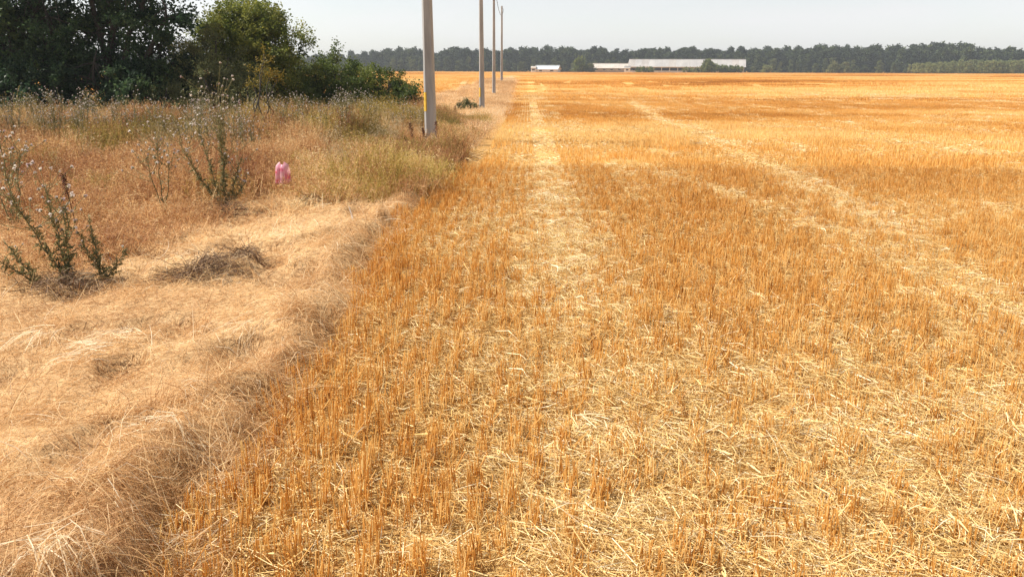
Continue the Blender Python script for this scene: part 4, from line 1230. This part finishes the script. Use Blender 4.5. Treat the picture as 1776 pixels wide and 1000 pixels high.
# ------------------------------------------------------------------ the forest
def forest_mesh(seed, mat, n=1250, w=3.4, tall_=1.0):
    g = np.random.default_rng(seed)
    mb = MB(); P, T, D = [], [], []
    K = 34
    c = unit(g.normal(size=(K, 3))) * (g.random((K, 1)) ** .4) * np.array([w * .75, w * .75, 1]) * 1.0
    c[:, 2] = 13.6 - 11.6 * g.random(K) ** 1.15
    c[:, :2] *= np.interp(c[:, 2], [2, 5, 11, 14], [.9, 1.1, .9, .5])[:, None]
    for q in c:
        m = n // K; r = g.uniform(.8, 1.5)
        P.append(q + unit(g.normal(size=(m, 3))) * r * g.random((m, 1)) ** .35); D.append(g.normal(size=(m, 3))); T.append(np.full(m, g.normal(.45, .2)) + g.normal(0, .08, m))
    P = np.concatenate(P); D = np.concatenate(D); T = np.clip(np.concatenate(T), 0, 1)
    V, F, T4 = leaves(P, D, g.uniform(.6, 1.15, len(P)), .34, .3, T, g); mb.add(V, F, T4)
    t = np.linspace(0, 1, 5)
    mb.tubes(np.stack([g.normal(0, .15, 5), g.normal(0, .15, 5), t * 11 - .5], -1)[None], np.linspace(.2, .08, 5)[None], 5, .2)
    return mb.mesh('forest_tree', [mat])
fm = [forest_mesh(900 + s, M['leaf_forest']) for s in range(7)]
def forest_h(px):
    return np.interp(px, [-400, 300, 520, 545, 580, 640, 720, 1000, 1080, 1100, 1300, 1420, 1520, 1600, 1640, 1680, 1776, 2200],
                     [30, 30, 28, 28, 32, 38, 42, 43, 40, 40, 46, 48, 49, 55, 52, 47, 46, 46]) * 430 / F_PX
FX, FY, FS, FT = [], [], [], []
for r_ in range(7):
    yy = 432 + r_ * 7.5
    xx = np.arange(-420, 480, 4.6) + rng.uniform(-2, 2, len(np.arange(-420, 480, 4.6)))
    y_ = yy + rng.uniform(-3, 3, len(xx))
    px = 912 + xx / y_ * F_PX
    h = forest_h(px) * rng.uniform(.76, 1.06, len(xx)) * (.86 if r_ < 2 else 1.0) + (fbm(xx / 13.0, y_ * 0, 191, 3) - .5) * 2.8
    FX.append(xx); FY.append(y_); FS.append(h / 14.0); FT.append(rng.normal(0, .10, len(xx)) - (0.05 if r_ > 1 else .0))
# shrubby forest edge
xx = np.arange(-420, 480, 3.2); xx = xx + rng.uniform(-1.5, 1.5, len(xx)); y_ = 424 + rng.uniform(-4, 4, len(xx))
px = 912 + xx / y_ * F_PX
k = (rng.random(len(xx)) < np.where(px < 940, .95, .8))
FX.append(xx[k]); FY.append(y_[k]); FS.append(rng.uniform(.26, .55, k.sum())); FT.append(rng.normal(.28, .12, k.sum()))
x = np.concatenate(FX); y = np.concatenate(FY); s = np.concatenate(FS); t = np.concatenate(FT); n = len(x)
scatter('forest', np.stack([x, y, base_z(x, y) - 1.2 * s], -1), np.stack([np.zeros(n), np.zeros(n), rng.uniform(0, 6.28, n)], -1),
        np.stack([np.maximum(s, .5) * rng.uniform(.9, 1.3, n), np.maximum(s, .5) * rng.uniform(.9, 1.3, n), s], -1), rng.integers(0, 7, n), t, fm,
        'dark hazy deciduous forest closing off the far side of the field', 'forest')
fp = [forest_mesh(950 + s, M['leaf_pale'], 700, 3.6) for s in range(4)]
PX_, PY_, PS_ = [], [], []
for r_ in range(5):
    xx = np.arange(184, 330, 3.0); xx = xx + rng.uniform(-.8, .8, len(xx))
    PX_.append(xx); PY_.append(388 + r_ * 4.5 + rng.uniform(-1, 1, len(xx))); PS_.append(np.interp(xx, [184, 205, 330], [.34, .44, .47]) * rng.uniform(.85, 1.1, len(xx)))
x = np.concatenate(PX_); y = np.concatenate(PY_); s = np.concatenate(PS_); n = len(x)
scatter('young_plantation', np.stack([x, y, base_z(x, y) - 1.0 * s], -1), np.stack([np.zeros(n), np.zeros(n), rng.uniform(0, 6.28, n)], -1),
        np.stack([s * 1.15, s * 1.15, s], -1), rng.integers(0, 4, n), rng.normal(0, .1, n), fp, 'pale green young plantation in front of the dark forest', 'plantation')

# ------------------------------------------------------------------ haze
mb = MB(); mb.box(-1260, 1260, -130, 1500, -3.5, 24)
hz, hn, hl_ = new_mat('summer_haze')
ho = hn.new('ShaderNodeOutputMaterial'); hv = hn.new('ShaderNodeVolumePrincipled')
hv.inputs['Color'].default_value = (.86, .93, 1.0, 1); hv.inputs['Density'].default_value = .00038; hv.inputs['Anisotropy'].default_value = .2
hl_.new(hv.outputs[0], ho.inputs['Volume'])
tag(mb.obj('haze', hz), 'thin pale summer haze over the whole field', 'haze', kind='stuff')
